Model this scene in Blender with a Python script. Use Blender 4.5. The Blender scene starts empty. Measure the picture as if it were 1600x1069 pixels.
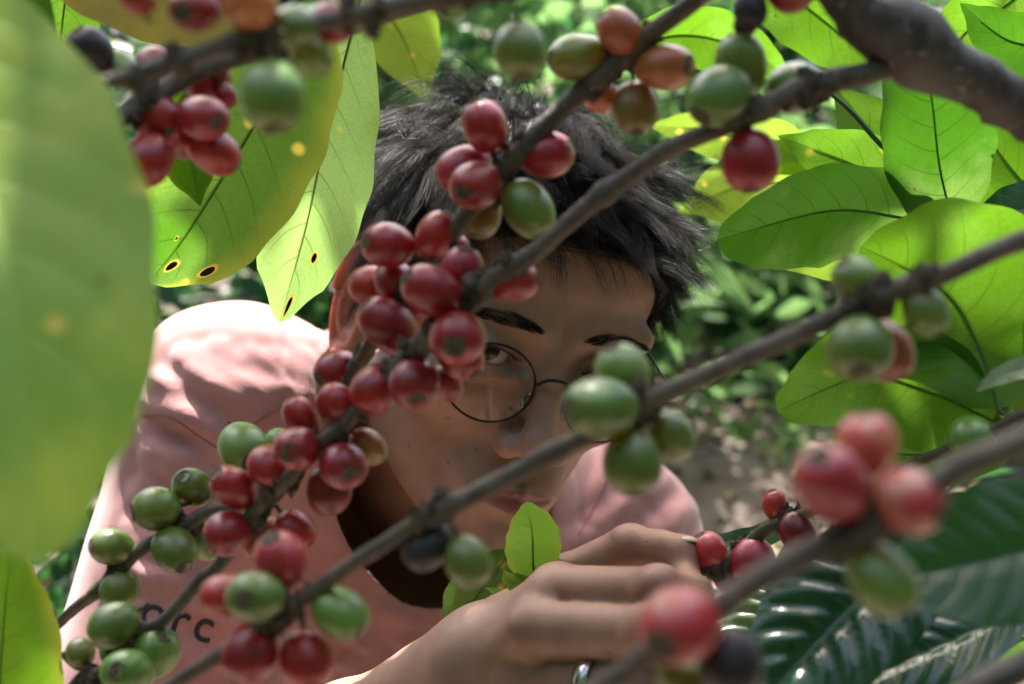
import bpy, math, random
import numpy as np
from mathutils import Vector, Matrix
rng = np.random.default_rng(7); random.seed(7)
S = bpy.context.scene
R_ = math.radians

# ------------------------------------------------------------------ camera
CAM_H = 1.15; PITCH = 12.0; FPX = 2222.0          # photograph: 1600 px wide, 50 mm on 36 mm
cam = bpy.data.cameras.new("camera"); camo = bpy.data.objects.new("camera", cam)
S.collection.objects.link(camo); S.camera = camo
camo.location = (0, 0, CAM_H); camo.rotation_euler = (R_(90 - PITCH), 0, 0)
cam.sensor_width = 36; cam.lens = 50; cam.clip_start = 0.02; cam.clip_end = 400
cam.dof.use_dof = True; cam.dof.focus_distance = 0.63; cam.dof.aperture_fstop = 9.0
# ------------------------------------------------------------------ light
SUN_EL, SUN_AZ = 62.0, -12.0                        # azimuth measured from +Y (behind the person) towards +X
sun_dir = Vector((math.sin(R_(SUN_AZ)) * math.cos(R_(SUN_EL)), math.cos(R_(SUN_AZ)) * math.cos(R_(SUN_EL)), math.sin(R_(SUN_EL))))
w = bpy.data.worlds.new("World"); S.world = w; w.use_nodes = True
nt = w.node_tree; bg = nt.nodes["Background"]
sky = nt.nodes.new("ShaderNodeTexSky"); sky.sky_type = 'NISHITA'; sky.sun_disc = False
sky.sun_elevation = R_(SUN_EL); sky.sun_rotation = R_(SUN_AZ); sky.air_density = 1.0; sky.dust_density = 6.0; sky.ozone_density = 1.0
nt.links.new(sky.outputs[0], bg.inputs[0]); bg.inputs[1].default_value = 0.135
sl = bpy.data.lights.new("sun", 'SUN'); sl.energy = 5.0; sl.angle = R_(0.5); sl.color = (1.0, 0.965, 0.91)
so = bpy.data.objects.new("sun", sl); S.collection.objects.link(so)
so.rotation_euler = sun_dir.to_track_quat('Z', 'Y').to_euler(); so.location = (0, 4, 6)
S.view_settings.view_transform = 'Standard'; S.view_settings.look = 'None'
S.view_settings.exposure = 1.9; S.view_settings.gamma = 1.0
S.render.engine = 'CYCLES'; S.cycles.max_bounces = 8; S.cycles.transparent_max_bounces = 16
S.cycles.sample_clamp_indirect = 6; S.cycles.caustics_reflective = False; S.cycles.caustics_refractive = False
S.cycles.use_denoising = True

# ------------------------------------------------------------------ frames
cp, sp = math.cos(R_(PITCH)), math.sin(R_(PITCH))
CR = np.array([[1, 0, 0], [0, cp, sp], [0, -sp, cp]])       # columns: camera frame (right, forward, up) to world
CT = np.array([0, 0, CAM_H])
def c2w(p):                                                 # camera frame in metres -> world
    return np.asarray(p, float) @ CR.T + CT
def w2c(p): return (np.asarray(p, float) - CT) @ CR
def PC(px, py, d):                                          # photograph point at depth d (m) in the camera frame
    return np.array([(px - 800) / FPX * d, d, -(py - 534.5) / FPX * d])
def PW(px, py, d): return c2w(PC(px, py, d))

# ------------------------------------------------------------------ object helpers
def link(o, parent=None):
    S.collection.objects.link(o)
    if parent is not None: o.parent = parent
    return o
def tag(o, label=None, cat=None, group=None, kind=None):
    if label: o["label"] = label
    if cat: o["category"] = cat
    if group: o["group"] = group
    if kind: o["kind"] = kind
    return o
def empty(name, loc=(0, 0, 0)):
    o = bpy.data.objects.new(name, None); o.location = loc; o.empty_display_size = .02
    return link(o)
def mesh_np(name, V, F, mat=None, parent=None, smooth=True, uv=None, origin=None, attrs=None):
    """V (n,3); F list of index arrays of equal or mixed length (world coordinates, shifted to origin)."""
    V = np.asarray(V, np.float32)
    if origin is None: origin = parent.matrix_world.translation if False else (0, 0, 0)
    me = bpy.data.meshes.new(name)
    if isinstance(F, np.ndarray): F = [F]
    F = [np.asarray(f, np.int32) for f in F if len(f)]
    me.vertices.add(len(V)); me.vertices.foreach_set("co", V.ravel())
    nl = sum(f.size for f in F); npoly = sum(len(f) for f in F)
    me.loops.add(nl); me.polygons.add(npoly)
    me.loops.foreach_set("vertex_index", np.concatenate([f.ravel() for f in F]))
    tot = np.concatenate([np.full(len(f), f.shape[1], np.int32) for f in F])
    st = np.concatenate([[0], np.cumsum(tot)[:-1]]).astype(np.int32)
    me.polygons.foreach_set("loop_start", st)
    me.polygons.foreach_set("use_smooth", np.full(npoly, smooth))
    if uv is not None:
        l = me.uv_layers.new(name="UVMap")
        idx = np.concatenate([f.ravel() for f in F]); l.data.foreach_set("uv", np.asarray(uv, np.float32)[idx].ravel())
    for k, v in (attrs or {}).items():
        a = me.attributes.new(k, 'FLOAT_COLOR', 'POINT')
        a.data.foreach_set("color", np.concatenate([v, np.ones((len(v), 1))], 1).astype(np.float32).ravel())
    me.update(); me.validate()
    if mat: me.materials.append(mat)
    o = bpy.data.objects.new(name, me)
    return link(o, parent)
def local(V, root):                                         # world vertices into the frame of a root placed without rotation
    return np.asarray(V) - np.array(root.location)

def tube_np(P, r, n=10, cap=True, jitter=0.0, seed=0):
    """tube along P (m,3) with radii r (m,) -> V, [quads, tris]"""
    P = np.asarray(P, float); m = len(P); r = np.broadcast_to(np.asarray(r, float), (m,))
    T = np.gradient(P, axis=0); T /= np.linalg.norm(T, axis=1)[:, None] + 1e-12
    a = np.array([0, 0, 1.0]) if abs(T[0, 2]) < .9 else np.array([1.0, 0, 0])
    N = np.zeros_like(P); N[0] = np.cross(T[0], a); N[0] /= np.linalg.norm(N[0])
    for i in range(1, m):
        v = N[i - 1] - T[i] * (N[i - 1] @ T[i]); N[i] = v / (np.linalg.norm(v) + 1e-12)
    B = np.cross(T, N); th = np.linspace(0, 2 * np.pi, n, endpoint=False)
    rr = r[:, None] * np.ones((1, n))
    if jitter:
        g = np.random.default_rng(seed); rr = rr * (1 + jitter * g.normal(size=rr.shape))
    V = P[:, None, :] + rr[..., None] * (np.cos(th)[None, :, None] * N[:, None] + np.sin(th)[None, :, None] * B[:, None])
    V = V.reshape(-1, 3)
    i = np.arange(m - 1)[:, None] * n; j = np.arange(n)[None]; j2 = (j + 1) % n
    Q = np.stack([i + j, i + j2, i + n + j2, i + n + j], -1).reshape(-1, 4)
    Fs = [Q]
    if cap:
        V = np.vstack([V, P[0] - T[0] * r[0] * .5, P[-1] + T[-1] * r[-1] * .5]); a0 = m * n
        t1 = np.stack([(j2[0]), j[0], np.full(n, a0)], -1); t2 = np.stack([(m - 1) * n + j[0], (m - 1) * n + j2[0], np.full(n, a0 + 1)], -1)
        Fs.append(np.vstack([t1, t2]))
    return V, Fs
def merge(parts):
    V = []; D = {}; o = 0
    for v, fs in parts:
        V.append(v)
        for f in (fs if isinstance(fs, list) else [fs]):
            if len(f): D.setdefault(f.shape[1], []).append(f + o)
        o += len(v)
    return np.vstack(V), [np.vstack(x) for x in D.values()]
def spline(P, n):
    """Catmull-Rom through P, n samples"""
    P = np.asarray(P, float); Q = np.vstack([2 * P[0] - P[1], P, 2 * P[-1] - P[-2]])
    L = np.concatenate([[0], np.cumsum(np.linalg.norm(np.diff(P, axis=0), axis=1))]); t = np.linspace(0, L[-1], n)
    k = np.clip(np.searchsorted(L, t, side='right') - 1, 0, len(P) - 2); u = ((t - L[k]) / (L[k + 1] - L[k]))[:, None]
    a, b, c, d = Q[k], Q[k + 1], Q[k + 2], Q[k + 3]
    return .5 * ((2 * b) + (-a + c) * u + (2 * a - 5 * b + 4 * c - d) * u ** 2 + (-a + 3 * b - 3 * c + d) * u ** 3)
_nz = np.random.default_rng(3).normal(size=(24, 4))
def wob(p, f, seed=0):                                      # cheap smooth 3-D noise, about +-1
    p = np.asarray(p) * f; s = 0
    for k in range(6):
        a = _nz[(k + seed * 5) % 24]; s = s + np.sin(p @ a[:3] * 1.6 + a[3] * 9 + seed)
    return s / 2.6

# ------------------------------------------------------------------ materials
def mat(name):
    m = bpy.data.materials.new(name); m.use_nodes = True; t = m.node_tree
    return m, t, t.nodes["Principled BSDF"], t.nodes["Material Output"]
def N(t, typ, **kw):
    n = t.nodes.new(typ)
    for k, v in kw.items():
        if k.startswith('i_'): n.inputs[int(k[2:])].default_value = v
        else: setattr(n, k, v)
    return n
def math_(t, op, a, b=None, c=None, clamp=False):
    n = t.nodes.new("ShaderNodeMath"); n.operation = op; n.use_clamp = clamp
    for i, x in enumerate((a, b, c)):
        if x is None: continue
        if isinstance(x, (int, float)): n.inputs[i].default_value = x
        else: t.links.new(x, n.inputs[i])
    return n.outputs[0]
def mixc(t, f, a, b, typ='MIX'):
    n = t.nodes.new("ShaderNodeMix"); n.data_type = 'RGBA'; n.blend_type = typ
    for i, x in ((0, f), (6, a), (7, b)):
        if isinstance(x, (int, float)): n.inputs[i].default_value = x
        elif isinstance(x, tuple): n.inputs[i].default_value = (*x, 1)
        else: t.links.new(x, n.inputs[i])
    return n.outputs[2]
def ramp(t, x, a, b):                                       # clamp((x-a)/(b-a))
    n = t.nodes.new("ShaderNodeMapRange"); n.inputs[1].default_value = a; n.inputs[2].default_value = b
    n.interpolation_type = 'SMOOTHSTEP'
    t.links.new(x, n.inputs[0]); return n.outputs[0]
def noise(t, scale, detail=3, coord='Object', rough=.6):
    tc = t.nodes.new("ShaderNodeTexCoord"); n = t.nodes.new("ShaderNodeTexNoise")
    n.inputs["Scale"].default_value = scale; n.inputs["Detail"].default_value = detail; n.inputs["Roughness"].default_value = rough
    t.links.new(tc.outputs[coord], n.inputs["Vector"]); return n.outputs[0]
def bump(t, h, strength, dist, bs):
    b = t.nodes.new("ShaderNodeBump"); b.inputs["Strength"].default_value = strength; b.inputs["Distance"].default_value = dist
    t.links.new(h, b.inputs["Height"]); t.links.new(b.outputs[0], bs.inputs["Normal"])

def cherry_mat(name, c1, c2, c3, grad=None, rough=.22, bloom=.25):
    m, t, b, o = mat(name)
    oi = t.nodes.new("ShaderNodeObjectInfo")
    n1 = noise(t, 1.3, 3); n2 = noise(t, 9, 4)
    c = mixc(t, ramp(t, n1, .35, .68), c1, c2)
    if grad:
        tc = t.nodes.new("ShaderNodeTexCoord"); sx = t.nodes.new("ShaderNodeSeparateXYZ"); t.links.new(tc.outputs["Object"], sx.inputs[0])
        g = math_(t, 'ADD', math_(t, 'MULTIPLY', sx.outputs[0], .8), math_(t, 'MULTIPLY', n1, 1.4))
        c = mixc(t, ramp(t, g, .2, 1.2), c, grad)
    vor = N(t, "ShaderNodeTexVoronoi"); vor.inputs["Scale"].default_value = 11; tc2 = t.nodes.new("ShaderNodeTexCoord"); t.links.new(tc2.outputs["Object"], vor.inputs["Vector"])
    sp_ = math_(t, 'MULTIPLY', math_(t, 'SUBTRACT', 1, ramp(t, vor.outputs["Distance"], .06, .17)), ramp(t, n2, .5, .62))
    c = mixc(t, math_(t, 'MULTIPLY', sp_, .35), c, c3)
    sc = math_(t, 'MULTIPLY', ramp(t, noise(t, 2.6, 5), .66, .72), .55)
    c = mixc(t, sc, c, (.09, .055, .03))
    h = t.nodes.new("ShaderNodeHueSaturation"); h.inputs["Saturation"].default_value = 1
    t.links.new(math_(t, 'ADD', .78, math_(t, 'MULTIPLY', oi.outputs["Random"], .45)), h.inputs["Value"])
    t.links.new(math_(t, 'ADD', .492, math_(t, 'MULTIPLY', oi.outputs["Random"], .016)), h.inputs["Hue"])
    t.links.new(c, h.inputs["Color"]); t.links.new(h.outputs[0], b.inputs["Base Color"])
    t.links.new(math_(t, 'ADD', rough, math_(t, 'MULTIPLY', n2, .22)), b.inputs["Roughness"])
    b.inputs["Subsurface Weight"].default_value = .10; b.inputs["Subsurface Radius"].default_value = (1, .4, .25); b.inputs["Subsurface Scale"].default_value = .08
    b.inputs["Sheen Weight"].default_value = bloom * .08; b.inputs["Sheen Roughness"].default_value = .35
    b.inputs["Specular IOR Level"].default_value = .5; b.inputs["Coat Weight"].default_value = .3; b.inputs["Coat Roughness"].default_value = .34; b.inputs["Coat IOR"].default_value = 1.6
    bump(t, n2, .08, .05, b)
    return m
M = {}
M['ripe'] = cherry_mat("ripe_cherry_skin", (.33, .017, .019), (.22, .010, .013), (.55, .28, .2))
M['dark'] = cherry_mat("deep_red_cherry_skin", (.20, .011, .014), (.13, .008, .010), (.4, .2, .15))
M['rosy'] = cherry_mat("rosy_cherry_skin", (.42, .040, .055), (.32, .022, .036), (.6, .35, .3))
M['orange'] = cherry_mat("turning_cherry_skin", (.33, .10, .045), (.24, .12, .035), (.5, .35, .2), grad=(.36, .12, .045))
M['turn'] = cherry_mat("half_ripe_cherry_skin", (.16, .15, .035), (.26, .055, .03), (.5, .35, .2), grad=(.30, .028, .028))
M['blush'] = cherry_mat("blushed_cherry_skin", (.40, .04, .045), (.42, .22, .12), (.6, .45, .3), grad=(.34, .025, .03))
M['green'] = cherry_mat("green_cherry_skin", (.11, .22, .036), (.08, .175, .028), (.3, .38, .18), rough=.20)
M['pale'] = cherry_mat("pale_green_cherry_skin", (.17, .30, .075), (.13, .25, .05), (.4, .45, .25), rough=.20)
M['olive'] = cherry_mat("olive_cherry_skin", (.13, .14, .035), (.15, .10, .03), (.3, .3, .15))
M['black'] = cherry_mat("dried_cherry_skin", (.014, .013, .022), (.008, .007, .010), (.05, .05, .05), rough=.5)
def plain(name, col, rough=.5, n=0, scale=20, col2=None, bstr=.3, bdist=.001, metal=0, spec=.5):
    m, t, b, o = mat(name)
    if n:
        x = noise(t, scale, 6)
        t.links.new(mixc(t, ramp(t, x, .35, .65), col, col2 or tuple(c * .6 for c in col)), b.inputs["Base Color"]); bump(t, x, bstr, bdist, b)
    else: b.inputs["Base Color"].default_value = (*col, 1)
    b.inputs["Roughness"].default_value = rough; b.inputs["Metallic"].default_value = metal; b.inputs["Specular IOR Level"].default_value = spec
    return m
M['calyx'] = plain("dried_calyx", (.21, .165, .11), .8, 1, 5, (.10, .075, .05), .6, .05)
M['stalk'] = plain("fruit_stalk", (.10, .085, .035), .7, 1, 8, (.05, .03, .018))
def bark_mat(name, c1, c2, c3, sc=1.0):
    m, t, b, o = mat(name)
    a = noise(t, 90 * sc, 6); e = noise(t, 420 * sc, 4)
    c = mixc(t, ramp(t, a, .38, .62), c1, c2); c = mixc(t, ramp(t, e, .58, .72), c, c3)
    lic = ramp(t, noise(t, 45 * sc, 5), .62, .70); c = mixc(t, math_(t, 'MULTIPLY', lic, .5), c, (.22, .22, .19))
    t.links.new(c, b.inputs["Base Color"]); b.inputs["Roughness"].default_value = .62
    bump(t, math_(t, 'ADD', a, math_(t, 'MULTIPLY', e, .4)), .7, .0012, b)
    return m
M['bark'] = bark_mat("twig_bark", (.115, .092, .065), (.066, .051, .037), (.20, .17, .14))
M['limb'] = bark_mat("limb_bark", (.10, .085, .075), (.045, .036, .032), (.24, .22, .20), .7)
M['green_twig'] = bark_mat("green_twig_bark", (.075, .075, .030), (.060, .045, .025), (.15, .13, .08))
M['young_twig'] = plain("young_green_twig", (.03, .09, .025), .45, 1, 60, (.05, .075, .03))

def leaf_mat(name, base, base2, trans, spots=.0, scol=(.55, .42, .06), holes=(), rough=.32, tw=.55, yel=0.0, vein=.8, nv=9, gloss=.5, patch=None):
    """blade: reflective top plus light passing through; veins, midrib, spots and holes from the leaf's own UVs"""
    m, t, b, o = mat(name)
    uv = t.nodes.new("ShaderNodeUVMap"); s = t.nodes.new("ShaderNodeSeparateXYZ"); t.links.new(uv.outputs[0], s.inputs[0])
    u = s.outputs[0]; v = math_(t, 'SUBTRACT', math_(t, 'MULTIPLY', s.outputs[1], 2), 1); av = math_(t, 'ABSOLUTE', v)
    av2 = math_(t, 'POWER', av, 1.35)
    ph = math_(t, 'SUBTRACT', math_(t, 'MULTIPLY', u, nv), math_(t, 'MULTIPLY', av2, 1.7))
    ph = math_(t, 'ADD', ph, math_(t, 'MULTIPLY', ramp(t, v, -.01, .01), .37))
    fr = math_(t, 'ABSOLUTE', math_(t, 'SUBTRACT', math_(t, 'FRACT', ph), .5))
    side = math_(t, 'MULTIPLY', math_(t, 'SUBTRACT', 1, ramp(t, fr, .0, .055)), math_(t, 'SUBTRACT', 1, math_(t, 'MULTIPLY', av, .75)))
    mid = math_(t, 'SUBTRACT', 1, ramp(t, av, .012, .035))
    vm = math_(t, 'MAXIMUM', side, mid)
    net = t.nodes.new("ShaderNodeTexVoronoi"); net.feature = 'DISTANCE_TO_EDGE'; net.inputs["Scale"].default_value = 420
    tc = t.nodes.new("ShaderNodeTexCoord"); t.links.new(tc.outputs["Object"], net.inputs["Vector"])
    netm = math_(t, 'MULTIPLY', math_(t, 'SUBTRACT', 1, ramp(t, net.outputs["Distance"], 0, .12)), .22)
    n1 = noise(t, 28, 5); n2 = noise(t, 120, 4)
    c = mixc(t, ramp(t, n1, .3, .7), base, base2)
    if patch: c = mixc(t, ramp(t, noise(t, 14, 4), .45, .62), c, patch)
    c = mixc(t, math_(t, 'MULTIPLY', vm, vein * .7), c, tuple(min(1, x * 1.9 + .02) for x in base))
    tcol = mixc(t, ramp(t, n1, .3, .7), trans, tuple(x * .75 for x in trans))
    if patch: tcol = mixc(t, ramp(t, noise(t, 14, 4), .45, .62), tcol, tuple(min(1, x * 2.2) for x in patch))
    tcol = mixc(t, math_(t, 'MAXIMUM', math_(t, 'MULTIPLY', vm, vein), netm), tcol, tuple(x * .35 for x in trans))
    if spots > 0:
        vo = t.nodes.new("ShaderNodeTexVoronoi"); vo.inputs["Scale"].default_value = 55; t.links.new(tc.outputs["Object"], vo.inputs["Vector"])
        sm = math_(t, 'MULTIPLY', math_(t, 'SUBTRACT', 1, ramp(t, vo.outputs["Distance"], .07, .22)), ramp(t, noise(t, 40, 2), .60 - spots * .22, .70 - spots * .2))
        c = mixc(t, sm, c, scol); tcol = mixc(t, sm, tcol, tuple(min(1, x * 1.5) for x in scol))
        vo2 = t.nodes.new("ShaderNodeTexVoronoi"); vo2.inputs["Scale"].default_value = 160; t.links.new(tc.outputs["Object"], vo2.inputs["Vector"])
        s2 = math_(t, 'MULTIPLY', math_(t, 'SUBTRACT', 1, ramp(t, vo2.outputs["Distance"], .08, .16)), ramp(t, n2, .58, .66))
        c = mixc(t, s2, c, (.06, .03, .01)); tcol = mixc(t, s2, tcol, (.1, .04, .01))
    if yel > 0:
        e = math_(t, 'MULTIPLY', ramp(t, math_(t, 'ADD', av, math_(t, 'MULTIPLY', n1, .6)), .9, 1.45), yel)
        c = mixc(t, e, c, (.35, .33, .05)); tcol = mixc(t, e, tcol, (.75, .65, .08))
    for (hu, hv, hr, asp) in holes:
        d = math_(t, 'SQRT', math_(t, 'ADD', math_(t, 'POWER', math_(t, 'MULTIPLY', math_(t, 'SUBTRACT', u, hu), asp), 2), math_(t, 'POWER', math_(t, 'SUBTRACT', v, hv), 2)))
        hal = math_(t, 'SUBTRACT', 1, ramp(t, d, hr, hr * 1.5)); core = math_(t, 'SUBTRACT', 1, ramp(t, d, hr * .85, hr))
        c = mixc(t, hal, c, (.35, .25, .05)); c = mixc(t, core, c, (.012, .008, .005))
        tcol = mixc(t, hal, tcol, (.6, .35, .05)); tcol = mixc(t, core, tcol, (.0, .0, .0))
    t.links.new(c, b.inputs["Base Color"]); b.inputs["Roughness"].default_value = rough; b.inputs["Specular IOR Level"].default_value = gloss
    bump(t, math_(t, 'ADD', math_(t, 'MULTIPLY', vm, -.6), math_(t, 'MULTIPLY', n2, .25)), .5, .0006, b)
    tr = t.nodes.new("ShaderNodeBsdfTranslucent"); t.links.new(tcol, tr.inputs[0])
    mx = t.nodes.new("ShaderNodeMixShader"); mx.inputs[0].default_value = tw
    t.links.new(b.outputs[0], mx.inputs[1]); t.links.new(tr.outputs[0], mx.inputs[2]); t.links.new(mx.outputs[0], o.inputs[0])
    return m
M['rib'] = leaf_mat('leaf_rib', (.10, .17, .04), (.12, .20, .05), (.16, .26, .05), tw=.5, vein=0)
M['leaf'] = leaf_mat("leaf_green", (.022, .10, .008), (.03, .12, .012), (.055, .17, .008), rough=.42, gloss=.3, spots=.25, patch=(.06, .11, .02))
M['leaf_bright'] = leaf_mat("leaf_light_green", (.045, .14, .010), (.06, .17, .015), (.12, .28, .010), rough=.42, gloss=.3, spots=.35, patch=(.07, .15, .012))
M['leaf_deep'] = leaf_mat("leaf_deep_green", (.015, .06, .018), (.022, .08, .02), (.04, .15, .02), rough=.24, tw=.35, gloss=.6)
# ------------------------------------------------------------------ leaf geometry
def leaf_np(P, hw, nrm, nu=44, nv=16, fold=.18, curl=0.0, wave=.05, quilt=.0, nveins=9, pw=(.75, .95), asym=1.0, tipw=.0, seed=0):
    """P: midrib points base->tip (k,3) m; hw: half width m; nrm: facing direction of the blade."""
    C = spline(P, nu); T = np.gradient(C, axis=0); T /= np.linalg.norm(T, axis=1)[:, None]
    nrm = np.asarray(nrm, float); W = np.cross(T, nrm); W /= np.linalg.norm(W, axis=1)[:, None] + 1e-9
    Nn = np.cross(W, T)
    u = np.linspace(0, 1, nu); a, b = pw
    prof = (np.clip(u, 0, 1) ** a) * (np.clip(1 - u, 0, 1) ** b); prof /= prof.max()
    tip = np.clip((u - .86) / .14, 0, 1); prof = prof * (1 - .35 * tip * (1 - tip) * 4 * .5)
    prof = np.maximum(prof, .006)
    v = np.linspace(-1, 1, nv * 2 + 1)
    U, Vv = np.meshgrid(u, v, indexing='ij'); av = np.abs(Vv)
    side = np.where(Vv > 0, asym, 1 / asym)
    x = Vv * prof[:, None] * hw * side
    z = av * prof[:, None] * hw * fold - (av ** 2) * hw * curl * prof[:, None]
    ph = U * nveins - av ** 1.35 * 1.7
    z = z + quilt * hw * np.abs(np.sin(np.pi * (ph + .5))) * np.minimum(1, av * 4) * (1 - av ** 3) * prof[:, None]
    z = z + wave * hw * np.sin(U * 17 + seed * 1.7 + Vv * 1.2) * av ** 2 * prof[:, None]
    z = z + wave * .8 * hw * np.sin(U * 6 + seed * 2.9) * av * np.sign(Vv) * prof[:, None]
    x = x * (1 + .025 * np.sin(U * 31 + seed) * av)
    V = C[:, None] + x[..., None] * W[:, None] + z[..., None] * Nn[:, None]
    m = len(v); i = np.arange(nu - 1)[:, None] * m; j = np.arange(m - 1)[None]
    Q = np.stack([i + j, i + j + 1, i + m + j + 1, i + m + j], -1).reshape(-1, 4)
    return V.reshape(-1, 3), Q, np.stack([U.ravel(), (Vv.ravel() + 1) / 2], -1)

# ------------------------------------------------------------------ ground
def ground():
    n = 90; xs = np.sinh(np.linspace(-4.6, 4.6, n)) * 2.2; ys = np.sinh(np.linspace(-4.6, 4.6, n)) * 2.2 + 2
    X, Y = np.meshgrid(xs, ys, indexing='ij'); r = np.hypot(X, Y)
    Z = .04 * np.sin(X * 2.1 + .5) * np.cos(Y * 1.7) + .02 * np.sin(X * 5 + Y * 3)
    Z = Z - .05 + np.clip(Y - 3.5, 0, 60) * .10
    V = np.stack([X, Y, Z], -1).reshape(-1, 3); i = np.arange(n - 1)[:, None] * n; j = np.arange(n - 1)[None]
    Q = np.stack([i + j, i + n + j, i + n + j + 1, i + j + 1], -1).reshape(-1, 4)
    m, t, b, o = mat("soil_and_litter")
    a = noise(t, 3, 6); e = noise(t, 30, 5)
    c = mixc(t, ramp(t, a, .4, .6), (.15, .11, .09), (.24, .19, .165)); c = mixc(t, ramp(t, e, .5, .65), c, (.09, .07, .045))
    t.links.new(c, b.inputs["Base Color"]); b.inputs["Roughness"].default_value = .95; bump(t, e, .8, .03, b)
    g = mesh_np("ground", V, Q, m); g["kind"] = "structure"; return g
ground()
def gz(x, y): return .04 * math.sin(x * 2.1 + .5) * math.cos(y * 1.7) + .02 * math.sin(x * 5 + y * 3) - .05 + max(0, min(60, y - 3.5)) * .10

def leaf_cloud(C, D, L, Wd, g, seg=4):
    """many small folded leaves: centres C, directions D, length, width -> V, F, uv"""
    n = len(C); D = D / np.linalg.norm(D, axis=1)[:, None]
    r = g.normal(size=(n, 3)); W = np.cross(D, r); W /= np.linalg.norm(W, axis=1)[:, None]; Nn = np.cross(W, D)
    us = np.linspace(0, 1, seg + 1); pr = np.array([.03, .75, 1.0, .62, .03]) if seg == 4 else np.sin(us * np.pi)
    V = []
    for k, u in enumerate(us):
        droop = -(u ** 2) * .25
        cc = C + D * (L * u)[:, None] + np.array([0, 0, 1]) * (L * droop)[:, None]
        for sgn in (-1, 0, 1):
            V.append(cc + W * (sgn * pr[k] * Wd)[:, None] + Nn * (abs(sgn) * .18 * Wd * pr[k])[:, None])
    V = np.stack(V, 1); m = V.shape[1]; F = []; o = np.arange(n)[:, None] * m
    base = []
    for k in range(seg):
        for s in range(2): base.append([k * 3 + s, k * 3 + s + 1, (k + 1) * 3 + s + 1, (k + 1) * 3 + s])
    base = np.array(base); F = (o[:, :, None] + base[None]).reshape(-1, 4)
    uv1 = np.array([[us[k // 3], (k % 3) / 2] for k in range(m)]); uv = np.tile(uv1, (n, 1))
    return V.reshape(-1, 3), F, uv
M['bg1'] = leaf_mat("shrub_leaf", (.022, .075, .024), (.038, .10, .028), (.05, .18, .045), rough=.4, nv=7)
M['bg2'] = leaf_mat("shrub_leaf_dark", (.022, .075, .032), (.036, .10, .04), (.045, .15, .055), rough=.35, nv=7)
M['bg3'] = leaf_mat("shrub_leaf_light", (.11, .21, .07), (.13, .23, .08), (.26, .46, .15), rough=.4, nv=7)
M['bg_bark'] = bark_mat("shrub_bark", (.09, .07, .055), (.05, .04, .03), (.16, .14, .12), .3)

def shrub(x, y, h, r, n, mk, label, cat="shrub", L=(.09, .16), seed=1, grp="shrubs behind the person", low=.05):
    g = np.random.default_rng(seed); z0 = gz(x, y); root = empty("coffee_shrub", (x, y, z0)); tag(root, label, cat, grp)
    parts = []; tips = []
    tr = np.array([[0, 0, -.05], [.02, .01, h * .4], [-.02, .03, h * .75], [0, 0, h * .95]]); P = spline(tr, 14)
    parts.append(tube_np(P, np.linspace(.035, .008, 14) * max(1, h / 2), 8, jitter=.05, seed=seed))
    nb = int(14 + h * 6)
    for k in range(nb):
        f = low + (.97 - low) * (k + .5) / nb; p0 = P[int(f * 13)]; a = g.uniform(0, 2 * np.pi); rr = r * (.55 + .6 * math.sin(math.pi * min(1, f * .8 + .15))) * g.uniform(.7, 1.1)
        q = p0 + np.array([math.cos(a) * rr, math.sin(a) * rr, g.uniform(-.1, .25) * r]); mid = (p0 + q) / 2 + np.array([0, 0, .12 * r])
        B = spline([p0, mid, q], 9); parts.append(tube_np(B, np.linspace(.009, .003, 9) * max(1, h / 2), 5)); tips.append(B)
    V, F = merge(parts); mesh_np("stem", V, F, M['bg_bark'], root)
    T = np.vstack(tips); per = n; idx = g.integers(0, len(T), per); C = T[idx] + g.normal(size=(per, 3)) * r * .13
    D = g.normal(size=(per, 3)) * .6 + (C - np.array([0, 0, h * .5])) * np.array([1, 1, .2]) / r * .7
    Lg = g.uniform(L[0], L[1], per); V, F, uv = leaf_cloud(C, D, Lg, Lg * .22, g)
    mesh_np("foliage", V, F, M[mk], root, uv=uv); return root
SHR = [  # x, y, height, radius, leaves, material, label
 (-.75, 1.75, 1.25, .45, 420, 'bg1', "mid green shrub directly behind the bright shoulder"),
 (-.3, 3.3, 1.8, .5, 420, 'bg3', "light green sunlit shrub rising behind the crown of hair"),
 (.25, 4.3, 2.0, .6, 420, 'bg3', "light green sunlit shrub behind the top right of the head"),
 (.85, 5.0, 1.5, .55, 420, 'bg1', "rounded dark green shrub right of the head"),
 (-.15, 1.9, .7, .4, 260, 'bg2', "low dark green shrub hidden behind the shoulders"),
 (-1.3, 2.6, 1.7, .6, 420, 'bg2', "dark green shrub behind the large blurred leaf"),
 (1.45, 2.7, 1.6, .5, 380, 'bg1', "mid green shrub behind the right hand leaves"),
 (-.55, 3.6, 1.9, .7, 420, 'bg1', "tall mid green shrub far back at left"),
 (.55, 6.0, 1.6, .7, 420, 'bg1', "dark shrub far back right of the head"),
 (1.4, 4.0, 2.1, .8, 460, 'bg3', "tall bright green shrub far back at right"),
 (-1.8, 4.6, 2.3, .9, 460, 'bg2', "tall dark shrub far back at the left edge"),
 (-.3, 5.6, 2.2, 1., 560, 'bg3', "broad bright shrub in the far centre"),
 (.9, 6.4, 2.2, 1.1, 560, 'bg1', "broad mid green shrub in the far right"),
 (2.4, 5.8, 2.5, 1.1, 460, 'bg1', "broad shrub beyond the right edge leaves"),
]
for i, (x, y, h, r, n, mk, lb) in enumerate(SHR):
    shrub(x, y, h, r, int(n * 3), mk, lb, seed=11 + i, L=(.05, .09) if y < 3.2 else (.09, .16))
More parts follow.
